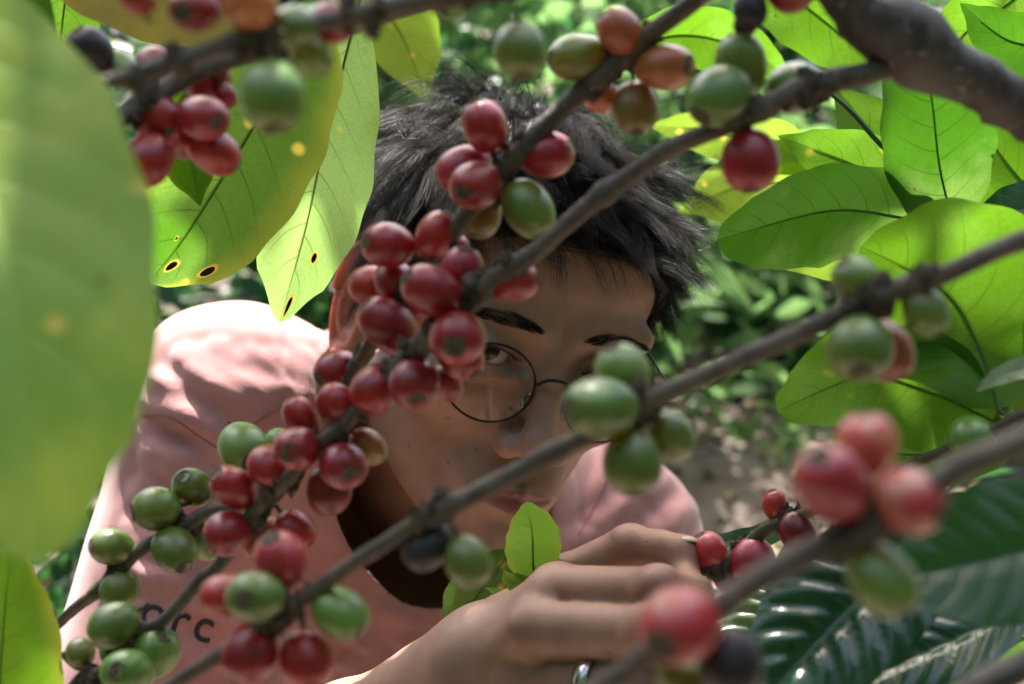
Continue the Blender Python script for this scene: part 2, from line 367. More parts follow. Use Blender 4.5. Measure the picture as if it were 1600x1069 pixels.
for i in range(9):                                          # the far rows that close the view
    x = -7 + i * 1.9; y = 8.5 + (i % 3) * 1.3
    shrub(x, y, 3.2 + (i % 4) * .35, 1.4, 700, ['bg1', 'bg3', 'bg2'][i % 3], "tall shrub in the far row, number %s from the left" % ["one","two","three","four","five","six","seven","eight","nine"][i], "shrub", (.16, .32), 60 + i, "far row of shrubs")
for i, (x, y, h) in enumerate([(-2.6, -.3, 3.4), (-2.0, -1.6, 3.8), (-.8, -2.0, 4.0), (.5, -1.9, 4.1), (1.7, -1.6, 3.8), (2.5, -.3, 3.4), (0, -3.4, 5.2), (-2.9, 1.5, 3.0), (3.0, 1.6, 3.0)]):
    shrub(x, y, h, 1.05, 2000, 'bg2', "tall dense shrub outside the picture, " + ["left of the camera", "behind the camera at far left", "behind the camera at left", "behind the camera at right", "behind the camera at far right", "right of the camera", "tallest one far behind the camera", "left of the person", "right of the person"][i], "shrub", (.18, .34), 90 + i, "dense shrubs round the clearing")
# leaf litter and ground cover: nobody could count it
g = np.random.default_rng(5); n = 2600
C = np.stack([g.uniform(-2.5, 3, n), g.uniform(1.2, 7, n), np.zeros(n)], 1); C[:, 2] = [gz(a, b) + g.uniform(.0, .03) for a, b in C[:, :2]]
D = np.stack([g.normal(size=n), g.normal(size=n), g.uniform(0, .3, n)], 1); L = g.uniform(.05, .11, n)
V, F, uv = leaf_cloud(C, D, L, L * .25, g)
lit = mesh_np("leaf_litter", V, F, leaf_mat("dry_leaf", (.24, .17, .12), (.38, .31, .26), (.3, .2, .1), tw=.2, patch=(.40, .30, .09), rough=.7), uv=uv)
tag(lit, "dry brown fallen leaves covering the ground behind the person", "leaf litter", kind="stuff")
g = np.random.default_rng(15); n = 4000
C = np.stack([g.uniform(-2.5, 3, n), g.uniform(2.2, 7.5, n), np.zeros(n)], 1); keep = ~((np.abs(C[:, 0] - .66) < .34) & (C[:, 1] < 4.3)); C = C[keep]; n = len(C)
C[:, 2] = [gz(a, b) for a, b in C[:, :2]]; D = np.stack([g.normal(size=n) * .5, g.normal(size=n) * .5, g.uniform(.3, 1, n)], 1); L = g.uniform(.05, .13, n)
V, F, uv = leaf_cloud(C, D, L, L * .2, g)
gc = mesh_np("undergrowth", V, F, M['bg1'], uv=uv); tag(gc, "low green undergrowth between the shrubs", "undergrowth", kind="stuff")
# ------------------------------------------------------------------ signed distances (cm, camera frame)
f32 = np.float32
def smin(a, b, k):
    h = np.maximum(k - np.abs(a - b), 0) / k; return np.minimum(a, b) - h * h * k * .25
def smax(a, b, k): return -smin(-a, -b, k)
def sph(p, c, r): return np.linalg.norm(p - np.array(c, f32), axis=1) - r
def ell(p, c, r):
    q = (p - np.array(c, f32)); r = np.array(r, f32); k0 = np.linalg.norm(q / r, axis=1); k1 = np.linalg.norm(q / r ** 2, axis=1)
    return k0 * (k0 - 1) / (k1 + 1e-6)
def cap(p, a, b, ra, rb=None):
    rb = ra if rb is None else rb; a = np.array(a, f32); b = np.array(b, f32); ba = b - a
    h = np.clip(((p - a) @ ba) / (ba @ ba), 0, 1); return np.linalg.norm(p - a - h[:, None] * ba, axis=1) - (ra + (rb - ra) * h)
def chain(p, pts, rs, k=.6):
    d = None
    for i in range(len(pts) - 1):
        e = cap(p, pts[i], pts[i + 1], rs[i], rs[i + 1]); d = e if d is None else smin(d, e, k)
    return d
# head pose fitted to the photograph
yw, pt_, rl = .378, .235, .297
_Y = np.array([[math.cos(yw), -math.sin(yw), 0], [math.sin(yw), math.cos(yw), 0], [0, 0, 1]])
_T = np.array([[1, 0, 0], [0, math.cos(pt_), -math.sin(pt_)], [0, math.sin(pt_), math.cos(pt_)]])
_Q = np.array([[math.cos(rl), 0, math.sin(rl)], [0, 1, 0], [-math.sin(rl), 0, math.cos(rl)]])
HR = (_Q @ _T @ _Y).astype(f32); HT = np.array([-.47, 78.3, 1.36], f32)
def h2c(q): return np.asarray(q, f32) @ HR.T + HT
def c2h(p): return (np.asarray(p, f32) - HT) @ HR
def cmw(p): return c2w(np.asarray(p, float) / 100)          # camera frame cm -> world m
def K(px, py, d): return PC(px, py, d) * 100                # photograph point -> camera frame cm
EYE = (3.2, -7.15, 0.0)
def cranium(q):
    d = smin(ell(q, (0, 1.6, 3.0), (7.5, 9.3, 8.0)), ell(q, (0, -2.0, 4.0), (6.5, 6.4, 5.6)), 1.5)
    return d
def head_sdf(q):
    x = q.copy(); x[:, 0] = np.abs(x[:, 0])
    d = cranium(q)
    d = smin(d, ell(q, (0, -2.5, -1.2), (6.5, 6.0, 4.6)), 1.2)
    d = smin(d, ell(q, (0, -2.2, -4.6), (5.5, 5.6, 6.0)), 1.5)
    d = smin(d, cap(x, (5.1, 1.4, -5.6), (1.5, -6.0, -9.9), 1.5, 1.4), 1.6)
    d = smin(d, sph(q, (0, -6.7, -10.0), 1.75), 1.2)
    d = smin(d, ell(x, (4.5, -5.6, -2.5), (2.0, 2.1, 1.6)), 1.6)
    d = smin(d, cap(x, (1.0, -7.9, 1.6), (5.0, -6.8, 1.9), .8, .7), 1.3)
    d = smax(d, -ell(x, (3.3, -9.7, .0), (2.0, 1.7, 1.05)), 1.1)
    d = smin(d, sph(x, EYE, 1.36), .45)
    d = smin(d, cap(x, (1.7, -8.45, -.95), (4.3, -8.0, -1.15), .22), .6)          # lower lid bag
    ap = x - np.array((3.2, -8.5, -.02), f32); ap = np.stack([ap[:, 0], ap[:, 1], ap[:, 2] - .06 * ap[:, 0] + .055 * ap[:, 0] ** 2], 1)
    d = smax(d, -ell(ap, (0, 0, 0), (1.42, 1.6, .39)), .12)
    d = smin(d, cap(q, (0, -7.9, .6), (0, -9.7, -3.3), .65, .85), 1.0)            # nose
    d = smin(d, sph(q, (0, -9.75, -3.75), .98), .6)
    d = smin(d, ell(x, (1.28, -8.95, -4.15), (.72, .95, .68)), .4)
    d = smax(d, -ell(x, (.68, -9.5, -4.95), (.36, .62, .34)), .2)
    d = smax(d, -cap(x, (1.95, -9.3, -3.4), (2.2, -8.9, -4.9), .12), .4)
    d = smin(d, ell(q, (0, -7.0, -7.0), (3.0, 1.9, 2.1)), 1.2)
    d = smin(d, cap(x, (.25, -8.95, -6.55), (2.35, -8.0, -6.95), .36, .14), .3)
    d = smin(d, cap(x, (0, -8.9, -7.45), (2.0, -8.1, -7.1), .52, .16), .3)
    d = smax(d, -cap(x, (0, -9.5, -6.98), (2.5, -8.2, -7.0), .09), .16)
    d = smax(d, -cap(q, (0, -9.5, -5.4), (0, -9.4, -6.1), .22), .35)              # philtrum
    d = smax(d, -ell(q, (0, -9.2, -8.5), (1.6, .8, .4)), .6)
    # ears
    e = x - np.array((7.75, 1.5, -1.2), f32); a = .42
    n = e[:, 0] * math.cos(a) - e[:, 1] * math.sin(a); u = e[:, 0] * math.sin(a) + e[:, 1] * math.cos(a); v = e[:, 2] - .12 * u
    E3 = np.stack([n, u, v], 1); uu = u * np.where(v < 0, 1.25, 1.0)
    ear = ell(E3, (.1, 0, 0), (.30, 1.75, 3.2))
    kk = (np.sqrt((uu / 1.6) ** 2 + (v / 2.95) ** 2) - 1) * 1.8
    ear = smin(ear, np.sqrt(kk ** 2 + (n - .42) ** 2) - .30, .3)
    k2 = (np.sqrt(((u + .1) / .95) ** 2 + ((v + .1) / 1.75) ** 2) - 1) * 1.2
    ear = smin(ear, np.sqrt(k2 ** 2 + (n - .42) ** 2) - .18, .3)
    ear = smax(ear, -ell(E3, (.75, -.15, -.35), (.62, .75, 1.25)), .25)
    ear = smin(ear, sph(E3, (.3, -.35, -3.0), .62), .5)
    return smin(d, ear, .6)
# body key points
NK0 = h2c((0, 2.5, -6)); NK1 = K(690, 735, .905)
SHL = K(372, 655, .80); SHR_ = K(950, 850, .95); ELB = K(170, 1380, .76)
WR = K(668, 1108, .60)
_inv = lambda x, y, z: w2c((x, y, z)) * 100
PEL = _inv(-.12, 1.22, .78); PELa = _inv(-.21, 1.22, .74); PELb = _inv(-.03, 1.24, .74)
KNa = _inv(-.24, 1.02, .42); KNb = _inv(.03, 1.10, .42); FTa = _inv(-.24, 1.22, .03); FTb = _inv(.03, 1.30, .03)
TOa = _inv(-.26, 1.00, .0); TOb = _inv(.05, 1.08, .0)
EL2 = K(1040, 1480, .85); WR2 = K(900, 1560, .72)
CH = K(655, 900, .93)
NAX = (NK0 - NK1) / np.linalg.norm(NK0 - NK1)
def torso_sdf(p):
    d = cap(p, SHL, NK1 + np.array([0, 1.5, -2.5]), 5.6, 6.2); d = smin(d, cap(p, SHR_, NK1 + np.array([0, 1.5, -2.5]), 5.2, 6.2), 3)
    d = smin(d, cap(p, CH, PEL, 10.5, 12.0), 5); d = smin(d, cap(p, K(560, 820, .88), K(660, 900, .92), 8, 9), 4)
    return d
# hand (photograph's px, depth m, radius cm)
def J(*a): return [(K(x, y, d), r) for x, y, d, r in a]
FING = {
 'index': J((872, 926, .553, 1.12), (1030, 925, .515, .96), (1082, 930, .548, .80), (1066, 898, .572, .66)),
 'middle': J((838, 985, .540, 1.18), (1018, 990, .503, 1.03), (1085, 992, .530, .86), (1078, 960, .562, .70)),
 'ring': J((826, 1062, .545, 1.12), (1000, 1072, .508, .97), (1062, 1072, .538, .82), (1052, 1038, .568, .68)),
 'little': J((830, 1135, .560, .98), (965, 1145, .530, .82), (1020, 1140, .556, .70), (1010, 1110, .582, .58)),
 'thumb': J((790, 985, .600, 1.35), (888, 905, .600, 1.10), (985, 853, .585, .92), (1030, 857, .578, .74), (1066, 860, .572, .70)),
}
def hand_sdf(p):
    d = cap(p, WR, (FING['middle'][0][0] + WR) / 2, 2.35, 2.3)
    for i, (k, v) in enumerate(FING.items()):
        b = v[0][0]; r = v[0][1]
        if k != 'thumb': d = smin(d, cap(p, WR + (b - WR) * .22, b, 1.7, r), 1.4)
    w_ = FING['index'][0][0]; z_ = FING['little'][0][0]
    d = smin(d, cap(p, (w_ + WR) / 2 + np.array([0, .3, 0]), (z_ + WR) / 2 + np.array([0, .3, 0]), 1.5, 1.4), 1.5)
    for k, v in FING.items():
        pts = [a for a, r in v]; rs = [v[0][1] * .95] + [r * .94 for a, r in v[1:]]
        e = chain(p, pts, rs, .35)
        if k == 'thumb': e = smin(e, cap(p, WR + (pts[0] - WR) * .3, pts[0], 1.5, 1.35), 1); d = smin(d, e, .9)
        else: e = smin(e, sph(p, pts[1] + np.array([-.1, -.12, .05]), rs[1] * .96), .4); d = smin(d, e, .12)
        if k != 'thumb':
            d = smin(d, sph(p, pts[0] + np.array([-.1, -.28, .12]), .86), .7)      # knuckle
            d = smin(d, cap(p, WR + (pts[0] - WR) * .45 + np.array([0, -1.35, .2]), pts[0] + np.array([-.6, -.75, .1]), .25, .35), .8)
    return d
def arm_sdf(p):
    d = cap(p, SHL, ELB, 5.0, 4.0); d = smin(d, chain(p, [ELB, ELB + (WR - ELB) * .35, ELB + (WR - ELB) * .8, WR], [3.9, 3.9, 2.9, 2.45], 1), 1.5); return d
def arm2_sdf(p):
    d = cap(p, SHR_, EL2, 4.8, 3.9); d = smin(d, cap(p, EL2, WR2, 3.7, 2.4), 1.5)
    P2 = WR2 + np.array([-4, -5, 1.5]); d = smin(d, cap(p, WR2, P2, 2.2, 2.3), 1.2)
    for i in range(4):
        o = np.array([-.4 + .5 * i, .6 * i, 2.0 - 1.7 * i]); q0 = P2 + o * .8; d = smin(d, chain(p, [q0, q0 + np.array([-3.2, -2.4, .6]), q0 + np.array([-5.2, -1.4, -1.2])], [.95, .8, .65], .3), .35)
    return smin(d, chain(p, [WR2 + np.array([0, -1, 1.5]), P2 + np.array([0, -1, 3.2]), P2 + np.array([-3, -2, 4.4])], [1.3, 1.0, .75], .3), .8)
def leg_sdf(p, g=0.0):
    d = chain(p, [PELa, KNa, FTa + np.array([0, 0, 4])], [9 + g, 6.2 + g, 4.4 + g], 2); return smin(d, chain(p, [PELb, KNb, FTb + np.array([0, 0, 4])], [9 + g, 6.2 + g, 4.4 + g], 2), 2)
def near(p, c, r, fn, out):
    """evaluate fn only within r of c, a lower bound elsewhere"""
    dc = np.linalg.norm(p - np.array(c, f32), axis=1); d = (dc - r + out).astype(f32); m = dc < r
    if m.any(): d[m] = fn(p[m])
    return d
def pit(p): return cap(p, NK1 - NAX * 0 + np.array([-1.0, -4.0, -1.5]), NK1 + NAX * 14 + np.array([-.5, -3.0, 0]), 7.6, 9.0)
def body_sdf(p):
    d = near(p, HT + HR @ np.array([0, 0, 0], f32), 17.5, lambda q: head_sdf(c2h(q)), 2.0)
    d = smin(d, cap(p, NK0, NK1, 5.3, 5.9), 2.0)
    d = smin(d, smax(torso_sdf(p), -pit(p), 1.5), 2.0)
    d = smin(d, arm_sdf(p), 1.5)
    hc = (WR + FING['middle'][1][0]) / 2
    d = smin(d, near(p, hc, 13, hand_sdf, 2.0), 1.0)
    d = smin(d, arm2_sdf(p), 1.5)
    d = smin(d, leg_sdf(p), 3)
    d = smin(d, chain(p, [FTa + np.array([0, 0, 4]), TOa + np.array([0, 0, 4])], [4.2, 3.2], 1), 2); d = smin(d, chain(p, [FTb + np.array([0, 0, 4]), TOb + np.array([0, 0, 4])], [4.2, 3.2], 1), 2)
    return d
# ------------------------------------------------------------------ sparse surface nets on a rectilinear grid
def axis_(lo, a, b, hi, fine, coarse):
    L = [a]; s = fine
    while L[-1] > lo: s = min(coarse, s * 1.12); L.append(L[-1] - s)
    L = L[::-1]; n = int((b - a) / fine); L += list(a + fine * np.arange(1, n + 1)); s = fine
    while L[-1] < hi: s = min(coarse, s * 1.12); L.append(L[-1] + s)
    n = (-len(L)) % 8
    for _ in range(n): L.append(L[-1] + coarse)
    return np.array(L, f32)
def nets(sdf, X, Y, Z, slack=1.35):
    nx, ny, nz = len(X), len(Y), len(Z); B = 8
    bx, by, bz = nx // B, ny // B, nz // B
    cx, cy, cz = [a.reshape(-1, B).mean(1) for a in (X, Y, Z)]; hx, hy, hz = [(a.reshape(-1, B)[:, -1] - a.reshape(-1, B)[:, 0]) * .5 * (B + 1) / (B - 1) for a in (X, Y, Z)]
    G = np.stack(np.meshgrid(cx, cy, cz, indexing='ij'), -1).reshape(-1, 3).astype(f32)
    H = np.sqrt(sum(h ** 2 for h in np.meshgrid(hx, hy, hz, indexing='ij'))).ravel()
    d = np.concatenate([sdf(G[i:i + 60000]) for i in range(0, len(G), 60000)])
    D = np.repeat(np.repeat(np.repeat(np.where(d < 0, -9, 9).astype(f32).reshape(bx, by, bz), B, 0), B, 1), B, 2)
    act = np.where(np.abs(d) < H * slack + .3)[0]
    for s in range(0, len(act), 400):
        a = act[s:s + 400]; i, j, k = np.unravel_index(a, (bx, by, bz)); r = np.arange(B)
        I = (i[:, None] * B + r)[:, :, None, None] + np.zeros((1, 1, B, B), int); Jj = (j[:, None] * B + r)[:, None, :, None] + np.zeros((1, B, 1, B), int); Kk = (k[:, None] * B + r)[:, None, None, :] + np.zeros((1, B, B, 1), int)
        I = I.ravel(); Jj = Jj.ravel(); Kk = Kk.ravel(); D[I, Jj, Kk] = sdf(np.stack([X[I], Y[Jj], Z[Kk]], 1))
    s = D < 0
    allin = s[:-1, :-1, :-1].copy(); anyin = allin.copy()
    for a in (0, 1):
        for b in (0, 1):
            for c in (0, 1):
                q = s[a:nx - 1 + a, b:ny - 1 + b, c:nz - 1 + c]; allin &= q; anyin |= q
    I, Jj, Kk = np.where(anyin & ~allin)
    cid = np.full((nx - 1, ny - 1, nz - 1), -1, np.int32); cid[I, Jj, Kk] = np.arange(len(I))
    cor = {(a, b, c): D[I + a, Jj + b, Kk + c] for a in (0, 1) for b in (0, 1) for c in (0, 1)}
    acc = np.zeros((len(I), 3)); cnt = np.zeros(len(I))
    cs = list(cor)
    for a in cs:
        for ax in range(3):
            if a[ax]: continue
            b = list(a); b[ax] = 1; b = tuple(b); da, db = cor[a], cor[b]; m = (da < 0) != (db < 0); t = np.where(m, da / np.where(m, da - db, 1), 0)
            q = np.tile(np.array(a, float), (len(I), 1)); q[:, ax] += t; acc += q * m[:, None]; cnt += m
    acc /= cnt[:, None]
    V = np.stack([X[I] + acc[:, 0] * (X[I + 1] - X[I]), Y[Jj] + acc[:, 1] * (Y[Jj + 1] - Y[Jj]), Z[Kk] + acc[:, 2] * (Z[Kk + 1] - Z[Kk])], 1)
    F = []
    for ax in range(3):
        sl0 = [slice(1, nx - 1), slice(1, ny - 1), slice(1, nz - 1)]; sl0[ax] = slice(0, (nx, ny, nz)[ax] - 1); sl1 = list(sl0); sl1[ax] = slice(1, (nx, ny, nz)[ax])
        a, b = s[tuple(sl0)], s[tuple(sl1)]; i, j, k = np.where(a != b); off = [1, 1, 1]; off[ax] = 0; i = i + off[0]; j = j + off[1]; k = k + off[2]
        i2 = i - off[0]; pos = [np.array([i, j, k]).T]
        u, w_ = [(1, 2), (2, 0), (0, 1)][ax]; e = np.eye(3, dtype=int); P0 = np.stack([i, j, k], 1)
        q = [P0, P0 - e[u], P0 - e[u] - e[w_], P0 - e[w_]]; ids = np.stack([cid[x[:, 0], x[:, 1], x[:, 2]] for x in q], 1)
        fl = (a & ~b)[tuple(np.where(a != b))]; ids = np.where(fl[:, None], ids, ids[:, ::-1]); F.append(ids)
    F = np.vstack(F); F = F[(F >= 0).all(1)]
    return V, F
def grad(sdf, P, e=.05):
    g = np.stack([sdf((P + np.eye(3)[k] * e).astype(f32)) - sdf((P - np.eye(3)[k] * e).astype(f32)) for k in range(3)], 1); return g / (np.linalg.norm(g, axis=1)[:, None] + 1e-9)
def cast(sdf, pxs, d0=30.):
    """first hit of the rays through photograph points; -> camera frame cm"""
    pxs = np.atleast_2d(np.asarray(pxs, float)); dr = np.stack([(pxs[:, 0] - 800) / FPX, np.ones(len(pxs)), -(pxs[:, 1] - 534.5) / FPX], 1); nn = np.linalg.norm(dr, axis=1)
    t = np.full(len(pxs), d0)
    for _ in range(90): t = t + np.clip(sdf((dr * t[:, None]).astype(f32)) * .75 / nn, -1, 6)
    return dr * t[:, None]
# ------------------------------------------------------------------ skin
m, t, b, o = mat("skin")
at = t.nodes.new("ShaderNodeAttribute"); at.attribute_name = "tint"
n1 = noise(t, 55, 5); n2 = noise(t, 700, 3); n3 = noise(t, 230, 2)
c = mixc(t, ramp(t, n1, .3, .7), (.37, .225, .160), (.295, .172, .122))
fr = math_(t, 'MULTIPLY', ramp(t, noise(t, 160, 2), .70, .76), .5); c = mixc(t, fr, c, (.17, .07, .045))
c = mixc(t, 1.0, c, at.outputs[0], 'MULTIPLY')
t.links.new(c, b.inputs["Base Color"]); b.inputs["Roughness"].default_value = .48; b.inputs["Specular IOR Level"].default_value = .42
b.inputs["Subsurface Weight"].default_value = .4; b.inputs["Subsurface Radius"].default_value = (1.0, .22, .10); b.inputs["Subsurface Scale"].default_value = .010
vo = t.nodes.new('ShaderNodeTexVoronoi'); vo.feature = 'DISTANCE_TO_EDGE'; vo.inputs['Scale'].default_value = 800; tcx = t.nodes.new('ShaderNodeTexCoord'); t.links.new(tcx.outputs['Object'], vo.inputs['Vector'])
bump(t, math_(t, 'ADD', math_(t, 'ADD', n2, math_(t, 'MULTIPLY', n3, .6)), math_(t, 'MULTIPLY', ramp(t, vo.outputs[0], 0, .12), .5)), .2, .0006, b); M['skin'] = m

X = axis_(-42, -9.5, 11.0, 30, .125, .9); Y = axis_(36, 49.5, 84, 150, .125, .9); Z = axis_(-135, -14.5, 12.0, 18, .125, 1.1)
V, F = nets(body_sdf, X, Y, Z)
Hq = c2h(V); ax_ = np.abs(Hq[:, 0]); tint = np.ones((len(V), 3))
def blend(mk, col): 
    global tint
    mk = np.clip(mk, 0, 1)[:, None]; tint = tint * (1 - mk) + tint * np.array(col) * mk
front = (Hq[:, 1] < -6.5)
zlip = np.where(Hq[:, 2] > -6.98, (Hq[:, 2] + 6.98) / (.62 - .10 * ax_), (-6.98 - Hq[:, 2]) / (.85 - .16 * ax_))
blend(front * np.clip((1 - np.sqrt(np.clip(zlip, 0, 9) ** 2 + (ax_ / 2.45) ** 4)) * 5, 0, 1), (.62, .36, .44))
blend(front * np.exp(-((ax_ - 3.1) / 1.7) ** 2 - ((Hq[:, 2] + .9) / .9) ** 2) * .6, (.72, .62, .66))
blend(front * np.exp(-((ax_) / 2.6) ** 2 - ((Hq[:, 2] + 5.7) / .5) ** 2) * .5, (.7, .7, .72))       # faint moustache
blend(front * np.exp(-((ax_) / 2.6) ** 2 - ((Hq[:, 2] + 9.6) / 1.2) ** 2) * .35, (.75, .75, .78))
for (mx, mz, r) in ((-4.0, -4.0, .13), (-4.9, -5.6, .11), (-2.2, -5.2, .08), (-5.6, -3.2, .10), (.9, .4, .09), (-1.9, 4.0, .10), (1.8, 4.9, .08), (-1.4, -2.6, .2), (2.2, 3.2, .07), (-3.2, -6.4, .07)):
    blend(front * np.exp(-(((Hq[:, 0] - mx) ** 2 + (Hq[:, 2] - mz) ** 2) / r ** 2)) * .75, (.35, .25, .22))
blend(np.clip((ax_ - 7.3) / 1.0, 0, 1) * (np.abs(Hq[:, 2] + 1) < 5) * (np.abs(Hq[:, 1] - 1.5) < 4) * .8, (1.0, .42, .34))  # ears painted redder to imitate sunlight glowing through them
for k, v in FING.items():
    for i in (0, 1, 2) if k != 'thumb' else (1, 2, 4):
        blend(np.exp(-(np.linalg.norm(V - v[i][0], axis=1) / 1.25) ** 2) * .45, (1.0, .66, .62))
V3 = cmw(V)
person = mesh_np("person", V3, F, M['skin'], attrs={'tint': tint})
tag(person, "person in a pink t-shirt leaning forward and peering through branches, holding a twig", "person")

# ------------------------------------------------------------------ eyes
m, t, b, o = mat("eyeball")
tc = t.nodes.new("ShaderNodeTexCoord"); sx = t.nodes.new("ShaderNodeSeparateXYZ"); t.links.new(tc.outputs["Object"], sx.inputs[0])
rr = math_(t, 'SQRT', math_(t, 'ADD', math_(t, 'POWER', sx.outputs[0], 2), math_(t, 'POWER', sx.outputs[1], 2)))
c = mixc(t, ramp(t, rr, .0058, .0066), (.012, .007, .004), (.40, .36, .33)); c = mixc(t, ramp(t, rr, .0023, .0028), (.003, .003, .003), c)
t.links.new(c, b.inputs["Base Color"]); b.inputs["Roughness"].default_value = .08; M['eye'] = m
for sgn in (-1, 1):
    ec = cmw(h2c([[sgn * EYE[0], EYE[1], EYE[2]]]))[0]; n = 28
    th, phh = np.meshgrid(np.linspace(0, np.pi, n), np.linspace(0, 2 * np.pi, 40, endpoint=False), indexing='ij')
    r = .0119 + .0007 * np.exp(-(th / .45) ** 2)
    Ve = np.stack([r * np.sin(th) * np.cos(phh), r * np.sin(th) * np.sin(phh), r * np.cos(th)], -1).reshape(-1, 3)
    i = np.arange(n - 1)[:, None] * 40; j = np.arange(40)[None]; Qe = np.stack([i + j, i + 40 + j, i + 40 + (j + 1) % 40, i + (j + 1) % 40], -1).reshape(-1, 4)
    eo = mesh_np("eye", Ve, Qe, M['eye'], person); eo.location = ec
    g_ = Vector(np.array([0, 0, CAM_H]) - ec) + Vector((.09, 0, -.01)); eo.rotation_euler = g_.to_track_quat('Z', 'Y').to_euler()

# ------------------------------------------------------------------ hair
m, t, b, o = mat("black_hair"); oi = noise(t, 60, 2)
t.links.new(mixc(t, ramp(t, oi, .3, .75), (.004, .0032, .0026), (.016, .009, .006)), b.inputs["Base Color"]); b.inputs["Roughness"].default_value = .36; b.inputs["Specular IOR Level"].default_value = .10; M['hair'] = m
M['glint_flyaway'] = plain("sun_glint_flyaway_hair", (.15, .11, .085), .3, spec=.8)  # stray strands coloured lighter and glossier to imitate sun glints on the hair
def hairline(q):                                            # >0 where hair grows (head frame, cm)
    x, y, z = q[:, 0], q[:, 1], q[:, 2]; az = np.arctan2(np.abs(x), -y)          # 0 = front, pi = back
    lim = np.interp(az, [0, .55, .85, 1.15, 1.5, 1.9, 2.4, 3.2], [5.9, 5.4, 3.6, .6, 1.0, -.5, -4.0, -5.0]); return z - lim
def cap_sdf(q):
    d = cranium(q) - .55 - .25 * wob(q, .9, 1); return smax(d, -hairline(q) * .55 + .1, .6)
gx = np.arange(-10, 10.01, .28, dtype=f32); gx = np.concatenate([gx, gx[-1] + .28 * np.arange(1, (-len(gx)) % 8 + 1)]).astype(f32)
gy = np.arange(-10, 14, .28, dtype=f32); gy = np.concatenate([gy, gy[-1] + .28 * np.arange(1, (-len(gy)) % 8 + 1)]).astype(f32)
Vc, Fc = nets(cap_sdf, gx, gy, gy - 1)
capV = cmw(h2c(Vc))
g = np.random.default_rng(21)
def roots(n):
    d = g.normal(size=(n * 4, 3)); d /= np.linalg.norm(d, axis=1)[:, None]; q = np.array([0, 1.0, 3.2]) + d * 12
    for _ in range(25):
        s = cranium(q.astype(f32)); q = q - d * np.clip(s, -2, 2)[:, None] * .8
    q = q[hairline(q) > 0]; return q[:n]
CROWN = np.array([.8, 6.5, 9.5])
GUP = HR.T @ np.array([0, -sp * 0, 1])                      # camera-up in head frame
def grow(Rt, n_pt, Lmul=1.0, mess=1.0, liftm=1.0, noise_amp=.35):
    nrm = grad(cranium, Rt.astype(f32)); n = len(Rt)
    fl = Rt - CROWN; fl = fl - nrm * (fl * nrm).sum(1)[:, None]; fl /= np.linalg.norm(fl, axis=1)[:, None] + 1e-6
    cl = np.stack([wob(Rt, 1.3, k) for k in (1, 2, 3)], 1) * .75 + np.stack([wob(Rt, .45, k) for k in (4, 5, 6)], 1) * .6
    top = np.clip((Rt[:, 2] - 3) / 5, 0, 1); L = (3.4 + 3.4 * top) * (1 - .36 * np.clip(Rt[:, 0] / 7, 0, 1)) * Lmul * g.uniform(.7, 1.15, n)
    fr_ = np.clip((-Rt[:, 1] - 1) / 5, 0, 1)[:, None]
    lift = (.38 + 1.0 * top) * (1 - .5 * np.clip(Rt[:, 0] / 7, 0, 1)) * liftm * g.uniform(.7, 1.3, n)
    d = fl * .7 + nrm * lift[:, None] + cl * mess * .7 + g.normal(size=(n, 3)) * .13 * mess
    # the fringe is swept towards the person's left (image right)
    d = d + fr_ * np.array([.5, -.1, .35])
    d /= np.linalg.norm(d, axis=1)[:, None]
    P = [Rt - nrm * .1]; step = (L / (n_pt - 1))[:, None]; ph = g.uniform(0, 6.28, (n, 1))
    for k in range(1, n_pt):
        f = k / (n_pt - 1)
        fl2 = P[-1] - CROWN; fl2 /= np.linalg.norm(fl2, axis=1)[:, None]
        turn = fl2 * .16 - GUP * (.10 + .16 * f) * (1 - .75 * fr_) + np.stack([wob(P[-1], .9, j) for j in (7, 8, 9)], 1) * noise_amp * mess * .55 + np.stack([np.sin(ph[:, 0] + f * 5), np.cos(ph[:, 0] + f * 4), np.sin(ph[:, 0] * 2 + f * 6)], 1) * .07 * mess
        d = d + turn; d /= np.linalg.norm(d, axis=1)[:, None]
        q = P[-1] + d * step; s = cranium(q.astype(f32)); gn = q - np.array([0, 1.5, 3]); gn /= np.linalg.norm(gn, axis=1)[:, None]
        q = q + gn * np.clip(.35 + .5 * f - s, 0, 3)[:, None]; P.append(q)
    return np.stack(P, 1)
def strands(P, rad):
    """(n,m,3) head frame cm -> 3-sided tapered tubes"""
    n, m_, _ = P.shape; Wp = cmw(h2c(P.reshape(-1, 3))).reshape(n, m_, 3); T = np.gradient(Wp, axis=1); T /= np.linalg.norm(T, axis=2)[..., None] + 1e-12
    a = g.normal(size=(n, 1, 3)); A = np.cross(T, a); A /= np.linalg.norm(A, axis=2)[..., None] + 1e-9; Bn = np.cross(T, A)
    r = (np.asarray(rad).reshape(-1, 1) * (1 - .8 * np.linspace(0, 1, m_) ** 2)[None])[..., None] / 100
    V = np.stack([Wp + r * (math.cos(x) * A + math.sin(x) * Bn) for x in (0, 2.094, 4.189)], 2)
    o = (np.arange(n) * m_ * 3)[:, None, None]; i = (np.arange(m_ - 1) * 3)[None, :, None]; k = np.arange(3)[None, None]; k2 = (k + 1) % 3
    F = np.stack([o + i + k, o + i + k2, o + i + 3 + k2, o + i + 3 + k], -1).reshape(-1, 4); return V.reshape(-1, 3), F
